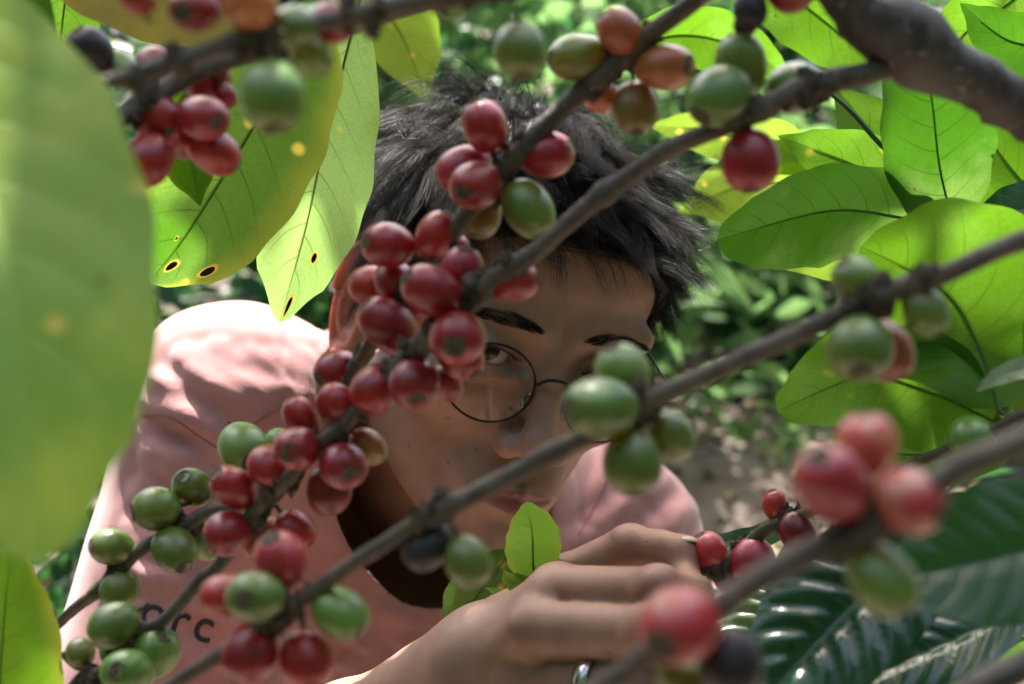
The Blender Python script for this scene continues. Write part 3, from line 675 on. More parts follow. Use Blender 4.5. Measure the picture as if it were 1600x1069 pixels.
def locks(n, GP, n_pt, pull=.75, curl=.10, rj=.12):
    Rt = roots(n); G0 = GP[:, 0]; idx = np.concatenate([np.argmin(((Rt[i:i + 2000, None] - G0[None]) ** 2).sum(2), 1) for i in range(0, len(Rt), 2000)])
    f = np.linspace(0, 1, n_pt)[None, :, None]; P = GP[idx] + (Rt - G0[idx])[:, None] * (1 - pull * f ** .8) + g.normal(size=(len(Rt), 1, 3)) * rj * f
    sc = g.uniform(.72, 1.08, (len(Rt), 1, 1)); P = P[:, :1] + (P - P[:, :1]) * (sc + (1 - sc) * (1 - f))
    ph = g.uniform(0, 6.28, (len(Rt), 1, 3)); return P + np.sin(f * g.uniform(3, 9, (len(Rt), 1, 1)) + ph) * curl * f
GP = grow(roots(900), 11, 1.0, .55, .58, .42)
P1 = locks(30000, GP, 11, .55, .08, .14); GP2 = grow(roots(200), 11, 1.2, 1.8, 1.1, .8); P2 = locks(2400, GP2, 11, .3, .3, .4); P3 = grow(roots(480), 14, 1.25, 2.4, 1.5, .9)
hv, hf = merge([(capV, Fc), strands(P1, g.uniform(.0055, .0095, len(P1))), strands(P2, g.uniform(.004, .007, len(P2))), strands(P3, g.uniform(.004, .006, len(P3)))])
ho = mesh_np("hair", hv, hf, M['hair'], person); ho.data.materials.append(M['glint_flyaway']); nq = len(ho.data.polygons); mi = np.zeros(nq, np.int32); mi[-(len(P3) * 13 * 3):] = 1; ho.data.polygons.foreach_set("material_index", mi)
# brows and lashes lie on the skin
hd = lambda p: head_sdf(p)
def on_skin(q, off=.03):
    q = q.copy()
    for _ in range(12): q[:, 1] += np.clip(hd(q.astype(f32)) - off, -.5, .5)
    return q
for sgn in (-1, 1):
    n = 400; u = g.uniform(0, 1, n); th_ = (.33 * np.sin(np.pi * np.clip(u * .93 + .07, 0, 1)) ** .9 + .03); x0 = 1.05 + 4.1 * u; z0 = 1.75 + .75 * u - .75 * u ** 2 + g.uniform(-1, 1, n) * th_
    q0 = np.stack([sgn * x0, np.full(n, -9.5), z0], 1); Ps = []
    for k in range(4):
        f = k / 3; q = q0 + np.stack([sgn * f * .55 + 0 * u, 0 * u, f * (.28 - .45 * u) * 1.0], 1) * g.uniform(.8, 1.2, (n, 1)); Ps.append(on_skin(q, .01 + .06 * math.sin(f * 3)))
    v_, f_ = strands(np.stack(Ps, 1), np.full(n, .010)); mesh_np("eyebrow", v_, f_, M['hair'], person)
    n = 70; u = np.linspace(-1, 1, n); q0 = np.stack([sgn * (3.2 + 1.38 * u), -8.42 + .35 * np.abs(u) ** 2, .47 - .50 * u ** 2 + .06 * u], 1)
    Ps = [q0 + np.stack([sgn * u * f * .25, np.full(n, -f * .55), np.full(n, -.10 * f + .35 * f * f)], 1) for f in (0, .33, .66, 1)]
    v_, f_ = strands(np.stack(Ps, 1), np.full(n, .013))
    line = q0.copy(); line[:, 1] -= .02; v2, f2 = tube_np(cmw(h2c(line)), .00045, 6); V_, F_ = merge([(v_, f_), (v2, f2)]); mesh_np("eyelashes", V_, F_, M['hair'], person)

# ------------------------------------------------------------------ t-shirt
FO = []                                                     # folds: px path on the cloth, ridge radius, height
SLV = SHL + (ELB - SHL) * .80; SLV2 = SHR_ + (EL2 - SHR_) * .6
COL = K(628, 800, .835)                                     # middle of the neck opening
def shirt_base(p):
    d = torso_sdf(p) - .7
    d = smin(d, cap(p, SHL, SLV, 5.9, 6.4), 2.5); d = smin(d, cap(p, SHR_, SLV2, 5.6, 6.0), 2.5)
    w_ = p.copy(); d = d + .07 * np.sin(p[:, 0] * .35 + p[:, 2] * .55 + 1.2 * np.sin(p[:, 1] * .3)) * np.clip(1, 0, 1)
    d = d + .05 * wob(p, .5, 2)
    return d
def carve(p): return cap(p, NK1 - NAX * 1 + np.array([-1.0, -3.6, -2.6]), NK1 + NAX * 14 + np.array([-.5, -2.5, 0]), 7.4, 7.4)
FOLDS = [  # from, to (px), size
 ((285, 560), (425, 668), .42), ((335, 545), (440, 655), .36), ((235, 610), (350, 692), .42), ((395, 560), (455, 650), .36), ((435, 560), (470, 650), .32),
 ((480, 560), (482, 680), .32), ((510, 560), (500, 680), .28), ((222, 560), (300, 640), .3),
 ((225, 690), (345, 745), .36), ((235, 720), (400, 800), .42), ((215, 770), (330, 815), .36), ((205, 830), (345, 880), .36), ((190, 870), (330, 935), .36),
 ((335, 905), (520, 1000), .4), ((240, 905), (430, 1015), .34), ((200, 1000), (330, 1055), .36), ((170, 930), (250, 1040), .3),
 ((870, 870), (1040, 745), .45), ((860, 925), (1010, 820), .4), ((925, 800), (960, 715), .36), ((1000, 800), (1070, 735), .5), ((1020, 850), (1085, 790), .45),
 ((600, 960), (700, 1050), .36), ((480, 1000), (560, 1060), .36), ((560, 930), (690, 1000), .3), ((430, 880), (560, 1010), .36)]
CAST = cast(shirt_base, [(a[0] + (b_[0] - a[0]) * k / 6, a[1] + (b_[1] - a[1]) * k / 6 + 6 * math.sin(k)) for a, b_, r in FOLDS for k in range(7)])
FP = []
for i, (a, b_, r) in enumerate(FOLDS):
    q = CAST[i * 7:i * 7 + 7]
    if np.abs(np.diff(q[:, 1])).max() < 3: FP.append((q, r))
def shirt_sdf(p):
    d = shirt_base(p)
    dc = carve(p); d = d - .10 * np.clip(1 - np.abs(dc - .9) / 1.0, 0, 1) + .07 * np.exp(-((dc - 2.1) / .18) ** 2)
    for i, (c7, r) in enumerate(FP):
        m_ = np.linalg.norm(p - c7[3].astype(f32), axis=1) < 10
        if m_.any():
            q = p[m_]; rid = cap(q, c7[0], c7[1], .02)
            for k in range(1, 6): rid = np.minimum(rid, cap(q, c7[k], c7[k + 1], .02))
            tp_ = np.clip(np.minimum(np.linalg.norm(q - c7[0].astype(f32), axis=1), np.linalg.norm(q - c7[6].astype(f32), axis=1)) / 2.5, .15, 1)
            d[m_] = d[m_] - r * 1.3 * tp_ * np.exp(-(rid / (r * 1.3)) ** 2) + r * .5 * tp_ * np.exp(-((rid - r * 3.0) / (r * 1.3)) ** 2)
    d = smax(d, -dc, .25)
    for A, Bp in ((SHL, SLV), (SHR_, SLV2)):                   # sleeve ends cut square
        ax = (Bp - A) / np.linalg.norm(Bp - A); h = (p - Bp) @ ax.astype(f32); nearv = cap(p, Bp, Bp + ax * 30, 9.5, 9.5); d = np.where(nearv < 0, smax(d, h, .2), d)
    hem = -(p @ np.array([0, -sp, cp], f32) * 1.0) - 42
    return smax(d, hem.astype(f32), .3)
X = axis_(-34, -26, 12.0, 26, .2, .8); Y = axis_(50, 66, 98, 128, .2, .9); Z = axis_(-75, -22, 2.0, 14, .2, 1.0)
V, F = nets(shirt_sdf, X, Y, Z, 1.9)
m, t, b, o = mat("pink_cotton"); n1 = noise(t, 40, 4); n2 = noise(t, 1600, 2)
t.links.new(mixc(t, ramp(t, n1, .3, .7), (.47, .235, .225), (.39, .185, .18)), b.inputs["Base Color"]); b.inputs["Roughness"].default_value = .9
b.inputs["Sheen Weight"].default_value = .35; b.inputs["Specular IOR Level"].default_value = .2; bump(t, n2, .5, .0006, b); M['shirt'] = m
shirt = mesh_np("t_shirt", cmw(V), F, M['shirt'], person)
def on_cloth(pts, off=.12):
    P = cast(shirt_sdf, pts); return P + grad(shirt_sdf, P.astype(f32), .3) * off
M['seam'] = plain("seam_thread", (.30, .115, .11), .9)
def seam(pts, r=.045):
    n = 60; Pp = spline(np.array([(x, y, 0) for x, y in pts], float), n)[:, :2]; P = on_cloth(Pp, .02)
    ok_ = np.concatenate([[True], np.abs(np.diff(P[:, 1])) < 1.5]); P = P[ok_]; v_, f_ = tube_np(cmw(P), r / 100, 6); mesh_np("seam", v_, f_, M['seam'], shirt)
seam([(222, 648), (270, 655), (312, 682), (345, 700), (376, 680), (408, 656), (440, 634)])
seam([(905, 835), (935, 780), (955, 735)]); seam([(560, 805), (600, 880), (655, 918), (700, 922)], .05)
# print on the shirt: three letters
cu = bpy.data.curves.new("t", 'FONT'); cu.body = "orc"; cu.size = 1; cu.resolution_u = 6; cu.space_character = 1.2; cu.offset = .008
to = bpy.data.objects.new("t", cu); S.collection.objects.link(to); bpy.context.view_layer.update()
me = to.evaluated_get(bpy.context.evaluated_depsgraph_get()).to_mesh(); bm_v = np.array([v.co[:] for v in me.vertices]); polys = [list(p.vertices) for p in me.polygons]; to.to_mesh_clear()
bpy.data.objects.remove(to)
import bmesh
bm = bmesh.new(); vs = [bm.verts.new(v) for v in bm_v]
for p in polys:
    try: bm.faces.new([vs[i] for i in p])
    except ValueError: pass
bmesh.ops.triangulate(bm, faces=bm.faces[:]); 
for _ in range(2): bmesh.ops.subdivide_edges(bm, edges=[e for e in bm.edges if e.calc_length() > .05], cuts=1)
bmesh.ops.triangulate(bm, faces=bm.faces[:]); bm.verts.index_update()
tv = np.array([v.co[:] for v in bm.verts]); tf = np.array([[v.index for v in f.verts] for f in bm.faces]); bm.free()
w0, w1 = tv[:, 0].min(), tv[:, 0].max(); uu = (tv[:, 0] - w0) / (w1 - w0)
px = 216 + uu * 110 + tv[:, 1] * 24; py = 975 + uu * 30 - tv[:, 1] * 74
P = on_cloth(np.stack([px, py], 1), .05); M['print'] = plain("navy_print", (.012, .014, .03), .7)
pr = mesh_np("print", cmw(P), tf, M['print'], shirt, smooth=False); pr["label"] = "dark navy lettering orc"
# trousers
def tr_sdf(p):
    d = smin(leg_sdf(p, 1.3), cap(p, PEL + np.array([-4, 0, 2]), PEL + np.array([4, 0, 2]), 12.6), 4); d = smax(d, (p @ np.array([0, -sp, cp], f32)) + 28, .5)
    return smax(d, -(p @ np.array([0, -sp, cp], f32)) - 106, .5)
X = axis_(-45, -40, 30, 34, 1.0, 1.1); Y = axis_(75, 80, 140, 150, 1.0, 1.1); Z = axis_(-150, -140, 0, 5, 1.0, 1.1)
V, F = nets(tr_sdf, X, Y, Z, 1.8); M['denim'] = plain("dark_denim", (.02, .025, .04), .85, 1, 200)
mesh_np("trousers", cmw(V), F, M['denim'], person)

# ------------------------------------------------------------------ glasses
M['wire'] = plain("black_wire", (.012, .012, .013), .25, metal=.6)
M['silver'] = plain("ring_silver", (.75, .75, .74), .16, metal=1)
m, t, b, o = mat("lens_glass"); t.nodes.remove(b); tr = t.nodes.new("ShaderNodeBsdfTransparent"); gl = t.nodes.new("ShaderNodeBsdfGlossy"); gl.inputs["Roughness"].default_value = .02
fz = t.nodes.new("ShaderNodeFresnel"); fz.inputs[0].default_value = 1.5; mx = t.nodes.new("ShaderNodeMixShader"); tr.inputs[0].default_value = (.96, .97, .96, 1)
t.links.new(math_(t, 'MULTIPLY', fz.outputs[0], .9), mx.inputs[0]); t.links.new(tr.outputs[0], mx.inputs[1]); t.links.new(gl.outputs[0], mx.inputs[2]); t.links.new(mx.outputs[0], o.inputs[0]); M['lens'] = m
GO = cmw(h2c([[0, -9.2, -.8]]))[0]; glasses = empty("glasses", GO); tag(glasses, "round glasses with thin black wire rims worn low on the nose", "glasses")
def hw_(P): return local(cmw(h2c(np.asarray(P, f32))), glasses)
LC = np.array([3.15, -9.15, -1.15])
def lens_pt(sgn, a, rx=2.28, rz=1.95, yo=0):
    x = LC[0] + rx * np.cos(a); return np.stack([sgn * x, LC[1] + .10 * (x - LC[0]) + .035 * (x - LC[0]) ** 2 + yo + .12 * np.sin(a), LC[2] + rz * np.sin(a)], -1)
for sgn in (-1, 1):
    a = np.linspace(0, 2 * np.pi, 73); v_, f_ = tube_np(hw_(lens_pt(sgn, a)), .00065, 8, cap=False); mesh_np("rim", v_, f_, M['wire'], glasses)
    a = np.linspace(0, 2 * np.pi, 72, endpoint=False); rings = [lens_pt(sgn, a, 2.24 * s, 1.91 * s, -.06 * (1 - s)) for s in (1, .66, .33, .02)]
    vv = hw_(np.vstack(rings)); q = []
    for k in range(3):
        i = np.arange(72); j = (i + 1) % 72; q.append(np.stack([k * 72 + i, k * 72 + j, (k + 1) * 72 + j, (k + 1) * 72 + i], 1))
    mesh_np("lens", vv, np.vstack(q), M['lens'], glasses)
    tp = spline([[sgn * 5.5, -8.8, -.3], [sgn * 6.5, -8.9, -.2], [sgn * 7.1, -7.9, -.1], [sgn * 7.5, -3, .6], [sgn * 7.9, 1.0, 1.4], [sgn * 7.9, 3.0, .2]], 40)
    v_, f_ = tube_np(hw_(tp), .0007, 8); mesh_np("temple", v_, f_, M['wire'], glasses)
    npd = spline([[sgn * 1.0, -9.15, -1.3], [sgn * 1.05, -8.6, -1.6], [sgn * 1.1, -8.9, -2.2]], 12); v_, f_ = tube_np(hw_(npd), .0005, 6)
    pd = hw_(np.array([[sgn * 1.12, -8.85, -2.0]]))[0]; mesh_np("nose_pad_arm", v_, f_, M['silver'], glasses)
    th, phh = np.meshgrid(np.linspace(0, np.pi, 9), np.linspace(0, 2 * np.pi, 12, endpoint=False), indexing='ij')
    Ve = np.stack([.0012 * np.sin(th) * np.cos(phh), .0022 * np.sin(th) * np.sin(phh), .0038 * np.cos(th)], -1).reshape(-1, 3) + pd
    i = np.arange(8)[:, None] * 12; j = np.arange(12)[None]; Qe = np.stack([i + j, i + 12 + j, i + 12 + (j + 1) % 12, i + (j + 1) % 12], -1).reshape(-1, 4); mesh_np("nose_pad", Ve, Qe, M['lens'], glasses)
br = spline([[-.85, -9.3, -.75], [-.5, -9.6, -.35], [0, -9.7, -.25], [.5, -9.6, -.35], [.85, -9.3, -.75]], 20); v_, f_ = tube_np(hw_(br), .0009, 8); mesh_np("bridge", v_, f_, M['wire'], glasses)
# ------------------------------------------------------------------ ring on the ring finger
A, Bp = FING['ring'][0][0], FING['ring'][1][0]; c0 = A + (Bp - A) * .64; axr = (Bp - A) / np.linalg.norm(Bp - A); rr0 = 1.12 + (.97 - 1.12) * .64 + .03
n1_ = np.cross(axr, [0, 1, 0]); n1_ /= np.linalg.norm(n1_); n2_ = np.cross(axr, n1_); a = np.linspace(0, 2 * np.pi, 64, endpoint=False)
prof_ = [(-.36, 0), (-.32, .09), (.0, .12), (.32, .09), (.36, 0), (.0, -.05)]
ro = np.concatenate([c0 + axr * h + (rr0 + w_) * (np.cos(a)[:, None] * n1_ + np.sin(a)[:, None] * n2_) for h, w_ in prof_]); Fq = []
for k in range(6):
    i = np.arange(64); j = (i + 1) % 64; Fq.append(np.stack([k * 64 + i, k * 64 + j, ((k + 1) % 6) * 64 + j, ((k + 1) % 6) * 64 + i], 1))
ring = mesh_np("finger_ring", cmw(ro), np.vstack(Fq), M['silver']); tag(ring, "plain silver ring on the ring finger of the hand holding the twig", "ring")

M['nail'] = plain("fingernail", (.52, .32, .27), .3)
for k in ('thumb', 'index', 'middle', 'ring', 'little'):
    v = FING[k]; a_, b_ = v[-2][0], v[-1][0]; t_ = (b_ - a_) / np.linalg.norm(b_ - a_); r_ = v[-1][1]
    up = np.array([0, .25, 1.0]) if k == 'thumb' else np.array([.9, .35, 0]); up = up - t_ * (up @ t_); up /= np.linalg.norm(up); sd_ = np.cross(t_, up)
    th, ph = np.meshgrid(np.linspace(0, np.pi / 2, 8), np.linspace(0, 2 * np.pi, 24, endpoint=False), indexing='ij'); q = np.stack([np.sin(th) * np.cos(ph), np.sin(th) * np.sin(ph), np.cos(th)], -1).reshape(-1, 3)
    V = b_ + t_ * (.12 + q[:, :1] * r_ * .85) + sd_ * q[:, 1:2] * r_ * .68 + up * (r_ * .52 + q[:, 2:] * r_ * .34)
    i = np.arange(7)[:, None] * 24; j = np.arange(24)[None]; mesh_np("fingernail", cmw(V), np.stack([i + j, i + 24 + j, i + 24 + (j + 1) % 24, i + (j + 1) % 24], -1).reshape(-1, 4), M['nail'], person)
# ------------------------------------------------------------------ cherries
def cherry_mesh(name, elong, seed, lob=.02):
    n, k = 22, 28; th = np.linspace(0, np.pi, n); z = -np.cos(th); r = np.sin(th) ** .96
    r = r * (1 + .05 * z)                                    # fuller towards the crown end
    z = z * elong; z = np.where(th > 2.72, np.minimum(z, elong * math.cos(np.pi - 2.72) + .02), z)
    ph = np.linspace(0, 2 * np.pi, k, endpoint=False)
    V = np.stack([r[:, None] * np.cos(ph) * 1.02, r[:, None] * np.sin(ph) * .95, z[:, None] + 0 * ph], -1).reshape(-1, 3)
    V = V * (1 + lob * wob(V, 1.1, seed))[:, None]
    i = np.arange(n - 1)[:, None] * k; j = np.arange(k)[None]; Q = np.stack([i + j, i + (j + 1) % k, i + k + (j + 1) % k, i + k + j], -1).reshape(-1, 4)
    o = mesh_np(name, V, Q, M['ripe']); me = o.data; bpy.data.objects.remove(o)
    cz = elong * math.cos(np.pi - 2.72) + .02
    prof = [(.38, -.03), (.385, .006), (.35, .026), (.28, .020), (.18, .010), (.09, .02), (.03, .035), (.001, .035)]
    V2 = np.array([[a * (1 + .05 * math.sin(3 * p + seed)) * math.cos(p), a * math.sin(p), cz + h + .010 * math.sin(5 * p + a * 30)] for a, h in prof for p in ph]); i = np.arange(len(prof) - 1)[:, None] * k
    Q2 = np.stack([i + j, i + (j + 1) % k, i + k + (j + 1) % k, i + k + j], -1).reshape(-1, 4)
    c = mesh_np("calyx", V2, Q2, M['calyx']); cm_ = c.data; bpy.data.objects.remove(c)
    v, f = tube_np(np.array([[0, 0, -elong * .97], [.03, 0, -elong * 1.18], [.0, .05, -elong * 1.42]]), [.13, .10, .13], 8)
    s = mesh_np("stalk", v, f, M['stalk']); sm = s.data; bpy.data.objects.remove(s)
    return me, cm_, sm
CH_MESH = [cherry_mesh("coffee_cherry", e, s) for e, s in ((1.02, 1), (1.08, 2), (1.15, 3))]
_cm = {}
def cherry(root, c, R, axis, kind, v=0, calyx=True, label=None, spin=None):
    me, cm_, sm = CH_MESH[v]
    key = (v, kind)
    if key not in _cm:
        m2 = me.copy(); m2.materials.clear(); m2.materials.append(M[kind]); _cm[key] = m2
    o = bpy.data.objects.new("coffee_cherry", _cm[key]); S.collection.objects.link(o); o.parent = root
    o.location = Vector(c) - root.location; vr = ((int(c[0] * 1e5) * 7919) % 97) / 97; o.scale = (R, R * (.91 + .09 * vr), R * (1.0 + .07 * (1 - vr)))
    q = Vector(axis).to_track_quat('Z', 'Y'); o.rotation_euler = (q @ Vector((0, 0, 1)).rotation_difference(Vector((0, 0, 1)))).to_euler()
    if label: o["label"] = label
    if calyx: a = bpy.data.objects.new("calyx", cm_); S.collection.objects.link(a); a.parent = o; q_ = .85 + .32 * ((vr * 13) % 1); a.scale = (q_, q_, 1 if q_ > .9 else 1.015)
    b_ = bpy.data.objects.new("stalk", sm); S.collection.objects.link(b_); b_.parent = o
    return o
LAB = dict(ripe="ripe red cherry", dark="deep red cherry", rosy="pinkish red cherry", orange="orange brown cherry", turn="cherry turning from olive to red", blush="red cherry with a pale yellow blush",
           green="unripe green cherry", pale="unripe pale green cherry", olive="olive green cherry", black="dried black cherry")
def branch(name, label, path, r, cher, bark='bark', cat="branch", grp=None, nodes=(), jit=.025, seed=1, bumps=1.0):
    """path: (px,py,d); r: radius in px (start,end); cher: (px,py,rpx,kind,layer,(ax,ay,az) or None[,shape])"""
    pts = np.array([PC(*p) for p in path]); r = list(r)
    oob = lambda p: p[0] < -20 or p[0] > 1640 or p[1] < -40 or p[1] > 1100          # ends that leave the frame go on growing
    if oob(path[0]) and len(path) > 4: t0 = pts[0] - pts[1]; t0 /= np.linalg.norm(t0); pts = np.vstack([pts[0] + t0 * .22 + [0, .02, .02], pts[0] + t0 * .10, pts]); k0 = r[0]; r = [k0 * 1.1, k0] + r
    if oob(path[-1]) and len(path) > 4: t0 = pts[-1] - pts[-2]; t0 /= np.linalg.norm(t0); pts = np.vstack([pts, pts[-1] + t0 * .10, pts[-1] + t0 * .20 + [0, .02, -.02]]); r = r + [r[-1] * .9, r[-1] * .6]
    if len(r) != len(pts): r = list(np.interp(np.linspace(0, 1, len(pts)), np.linspace(0, 1, len(r)), r))
    P = spline(pts, max(60, len(pts) * 14)); Pw_ = c2w(P)
    proj = np.stack([800 + FPX * P[:, 0] / P[:, 1], 534.5 - FPX * P[:, 2] / P[:, 1]], 1); n = len(P)
    _l = np.concatenate([[0], np.cumsum(np.linalg.norm(np.diff(pts, axis=0), axis=1))]); rad = np.interp(np.linspace(0, _l[-1], n), _l, r) / FPX * P[:, 1]
    root = empty(name, Vector(Pw_[n // 2])); tag(root, label, cat, grp)
    g = np.random.default_rng(seed)
    C = []
    for c in cher:
        px, py, rp, kind, lay, ax = c[:6]; sh = c[6] if len(c) > 6 else (int(px) + int(py)) % 3
        i = np.argmin(np.hypot(proj[:, 0] - px, proj[:, 1] - py)); d = P[i, 1]; R0 = rp / FPX * d
        dd = lay * (R0 + rad[i]) * .85; d = d + dd
        C.append([px, py, rp, kind, lay, ax, sh, d, i])
    for _ in range(60):                                     # keep neighbours from sinking into each other (move in depth only)
        for a in range(len(C)):
            for b_ in range(a + 1, len(C)):
                A, B = C[a], C[b_]; pa, pb = PC(A[0], A[1], A[7]), PC(B[0], B[1], B[7]); Ra, Rb = A[2] / FPX * A[7], B[2] / FPX * B[7]
                lat = math.hypot(pa[0] - pb[0], pa[2] - pb[2]); need = .97 * (Ra + Rb)
                if lat < need:
                    dz = math.sqrt(need ** 2 - lat ** 2); cur = A[7] - B[7]; s = 1 if (cur > 0 or (cur == 0 and A[4] > B[4])) else -1
                    if abs(cur) < dz: e = (dz - abs(cur)) * .25; A[7] += s * e; B[7] -= s * e
    # swellings where fruit grows, and at bare nodes
    sw = np.zeros(n); s_ = np.concatenate([[0], np.cumsum(np.linalg.norm(np.diff(P, axis=0), axis=1))]); node_i = []
    for c in C: node_i.append(c[8])
    for q in nodes:
        i = int(np.argmin(np.hypot(proj[:, 0] - q[0], proj[:, 1] - q[1]))); sw = np.maximum(sw, .32 * np.exp(-((s_ - s_[i]) / (rad[i] * 1.3)) ** 2))
    cl = []
    for i in sorted(node_i):
        if not cl or s_[i] - s_[cl[-1][-1]] > .010: cl.append([i])
        else: cl[-1].append(i)
    cen = [int(np.mean(x)) for x in cl]
    for i in cen: sw = np.maximum(sw, .22 * np.exp(-((s_ - s_[i]) / .006) ** 2))
    kink = np.stack([wob(np.stack([s_ * 60, 0 * s_, 0 * s_], 1), 1, k) for k in (1, 2, 3)], 1) * rad[:, None] * .12
    kink[0] = kink[-1] = 0
    v, f = tube_np(Pw_ + kink, rad * .92 * (1 + sw) * (1 + .03 * wob(np.stack([s_ * 220, 0 * s_, 0 * s_], 1), 1, 4)), 16, jitter=jit, seed=seed)
    mesh_np("stem", local(v, root), f, M[bark], root)
    # dark dried bracts crowding each fruiting node
    for i in cen:
        parts = []
        for k in range(int(9 * bumps)):
            dv = g.normal(size=3); dv /= np.linalg.norm(dv); dv[1] *= .7; a = g.uniform(.0015, .0030); c0 = Pw_[i] + dv * rad[i] * 1.02 + (Pw_[min(n - 1, i + 1)] - Pw_[i - 1 if i == n - 1 else i]) / max(1e-6, s_[1] - s_[0]) * g.normal() * .0028
            th, ph = np.meshgrid(np.linspace(0, np.pi, 6), np.linspace(0, 2 * np.pi, 8, endpoint=False), indexing='ij')
            q = np.stack([np.sin(th) * np.cos(ph), np.sin(th) * np.sin(ph), np.cos(th) * 1.3], -1).reshape(-1, 3); q = q * a * (1 + .3 * g.normal(size=(len(q), 1))); i2 = np.arange(5)[:, None] * 8; j = np.arange(8)[None]
            parts.append((q + c0, np.stack([i2 + j, i2 + 8 + j, i2 + 8 + (j + 1) % 8, i2 + (j + 1) % 8], -1).reshape(-1, 4)))
        if parts: v, f = merge(parts); mesh_np("bract", local(v, root), f, M['bract'], root, smooth=True)
    for px, py, rp, kind, lay, ax, sh, d, i in C:
        c0 = PC(px, py, d); R0 = rp / FPX * d / (1.0 if sh == 0 else 1.03)
        out = c0 - P[max(0, min(n - 1, i))]; out = out / (np.linalg.norm(out) + 1e-9)
        a = out if ax is None else np.array([ax[0], -ax[2], -ax[1]], float) / np.linalg.norm(ax)
        aw = a @ CR.T; a = aw + g.normal(size=3) * .05
        cherry(root, c2w(c0), R0, a, kind, sh, label=LAB[kind])
    return root
M['bract'] = plain("dried_bract", (.035, .025, .018), .8, 1, 300, (.10, .075, .05), .6, .002)
F_ = (0.0, .1, 1.0)
branch("coffee_branch", "blurred near branch crossing the top left corner with a green cherry hanging in front",
  [(60, 170, .33), (150, 138, .33), (300, 88, .335), (380, 66, .335), (520, 30, .34), (690, -2, .35), (830, -28, .37), (1000, -70, .39)], (13, 15, 16, 16, 17, 20),
  [(425, 150, 52, 'green', -.6, (.1, .9, .2)), (305, 14, 42, 'dark', .8, (-.2, .3, .8)), (392, 10, 42, 'orange', .6, (.2, -.4, .7)), (460, 42, 38, 'green', .9, None), (517, 36, 38, 'ripe', 1.1, (.5, .2, .4)),
   (486, 90, 34, 'green', .8, None), (215, -8, 32, 'turn', .6, None), (575, 28, 27, 'green', 1., None), (705, 4, 30, 'green', .6, None), (812, 80, 43, 'green', .1, (.1, 1, .1)), (350, -22, 34, 'ripe', 1.2, None)],
  nodes=[(370, 70)], seed=2, bumps=.5)
branch("coffee_branch", "dark branch behind the top left one with a cluster of red cherries below it",
  [(120, 240, .41), (180, 192, .42), (255, 142, .43), (350, 98, .44), (470, 60, .46), (640, 10, .49), (760, -40, .52)], (15, 17, 17, 16, 15),
  [(142, 80, 38, 'black', .0, (-.3, -.6, .5)), (188, 108, 32, 'pale', .8, None), (122, 152, 36, 'ripe', 0, None), (62, 62, 30, 'rosy', 0, None), (243, 104, 34, 'dark', .7, None), (322, 122, 40, 'ripe', 1., None),
   (250, 192, 44, 'ripe', .9, None), (316, 184, 40, 'ripe', -.5, (.8, .3, .7)), (333, 236, 40, 'ripe', .2, (.6, .4, -.2)), (230, 250, 43, 'ripe', -.1, (-.3, .5, .2)), (180, 262, 26, 'rosy', .3, None), (288, 212, 36, 'dark', 1.3, None),
   (438, 98, 17, 'black', .2, None), (352, 150, 20, 'ripe', 1.0, None)], seed=3)
branch("coffee_branch", "central branch past the forehead with orange and olive cherries on top, red below",
  [(1150, -55, .42), (1085, 0, .43), (1040, 38, .435), (985, 82, .44), (930, 130, .445), (850, 200, .45), (790, 265, .455), (735, 330, .46), (692, 388, .465), (650, 440, .47), (603, 500, .48), (565, 560, .49), (520, 625, .50), (470, 700, .51), (420, 758, .515), (375, 790, .52), (330, 797, .52), (272, 832, .52), (207, 868, .52), (150, 925, .52), (97, 968, .53), (50, 1010, .54)],
  (16, 16, 18, 17, 15, 14, 14, 13, 13, 12, 11, 12, 9, 8),
  [(905, 90, 44, 'green', -.2, (-.9, .1, .35)), (968, 50, 38, 'orange', .3, None), (1037, 105, 42, 'orange', .0, (.7, .1, .5)), (940, 150, 30, 'orange', 1.0, None), (992, 168, 38, 'olive', .2, (.1, .9, .2)),
   (757, 198, 40, 'ripe', .0, (-.3, -.7, .1)), (724, 262, 40, 'rosy', .4, (-.7, .3, .1)), (743, 290, 42, 'ripe', -.5, (-.4, .35, .85)), (855, 243, 40, 'ripe', .3, (.85, -.25, .3)), (748, 335, 36, 'olive', .8, (-.1, .8, .2)), (825, 326, 43, 'green', -.1, (.5, .8, .1)),
   (607, 383, 40, 'ripe', .1, (-.7, -.1, .4)), (684, 370, 39, 'ripe', .8, (.3, -.6, .2)), (712, 385, 22, 'rosy', 1.2, None), (579, 447, 34, 'ripe', .9, None), (618, 440, 34, 'rosy', .6, None),
   (607, 508, 46, 'ripe', -.4, (-.65, -.65, .35)), (527, 578, 35, 'ripe', .4, (-.5, .2, .3)), (648, 480, 34, 'ripe', 1.2, None)], seed=4)
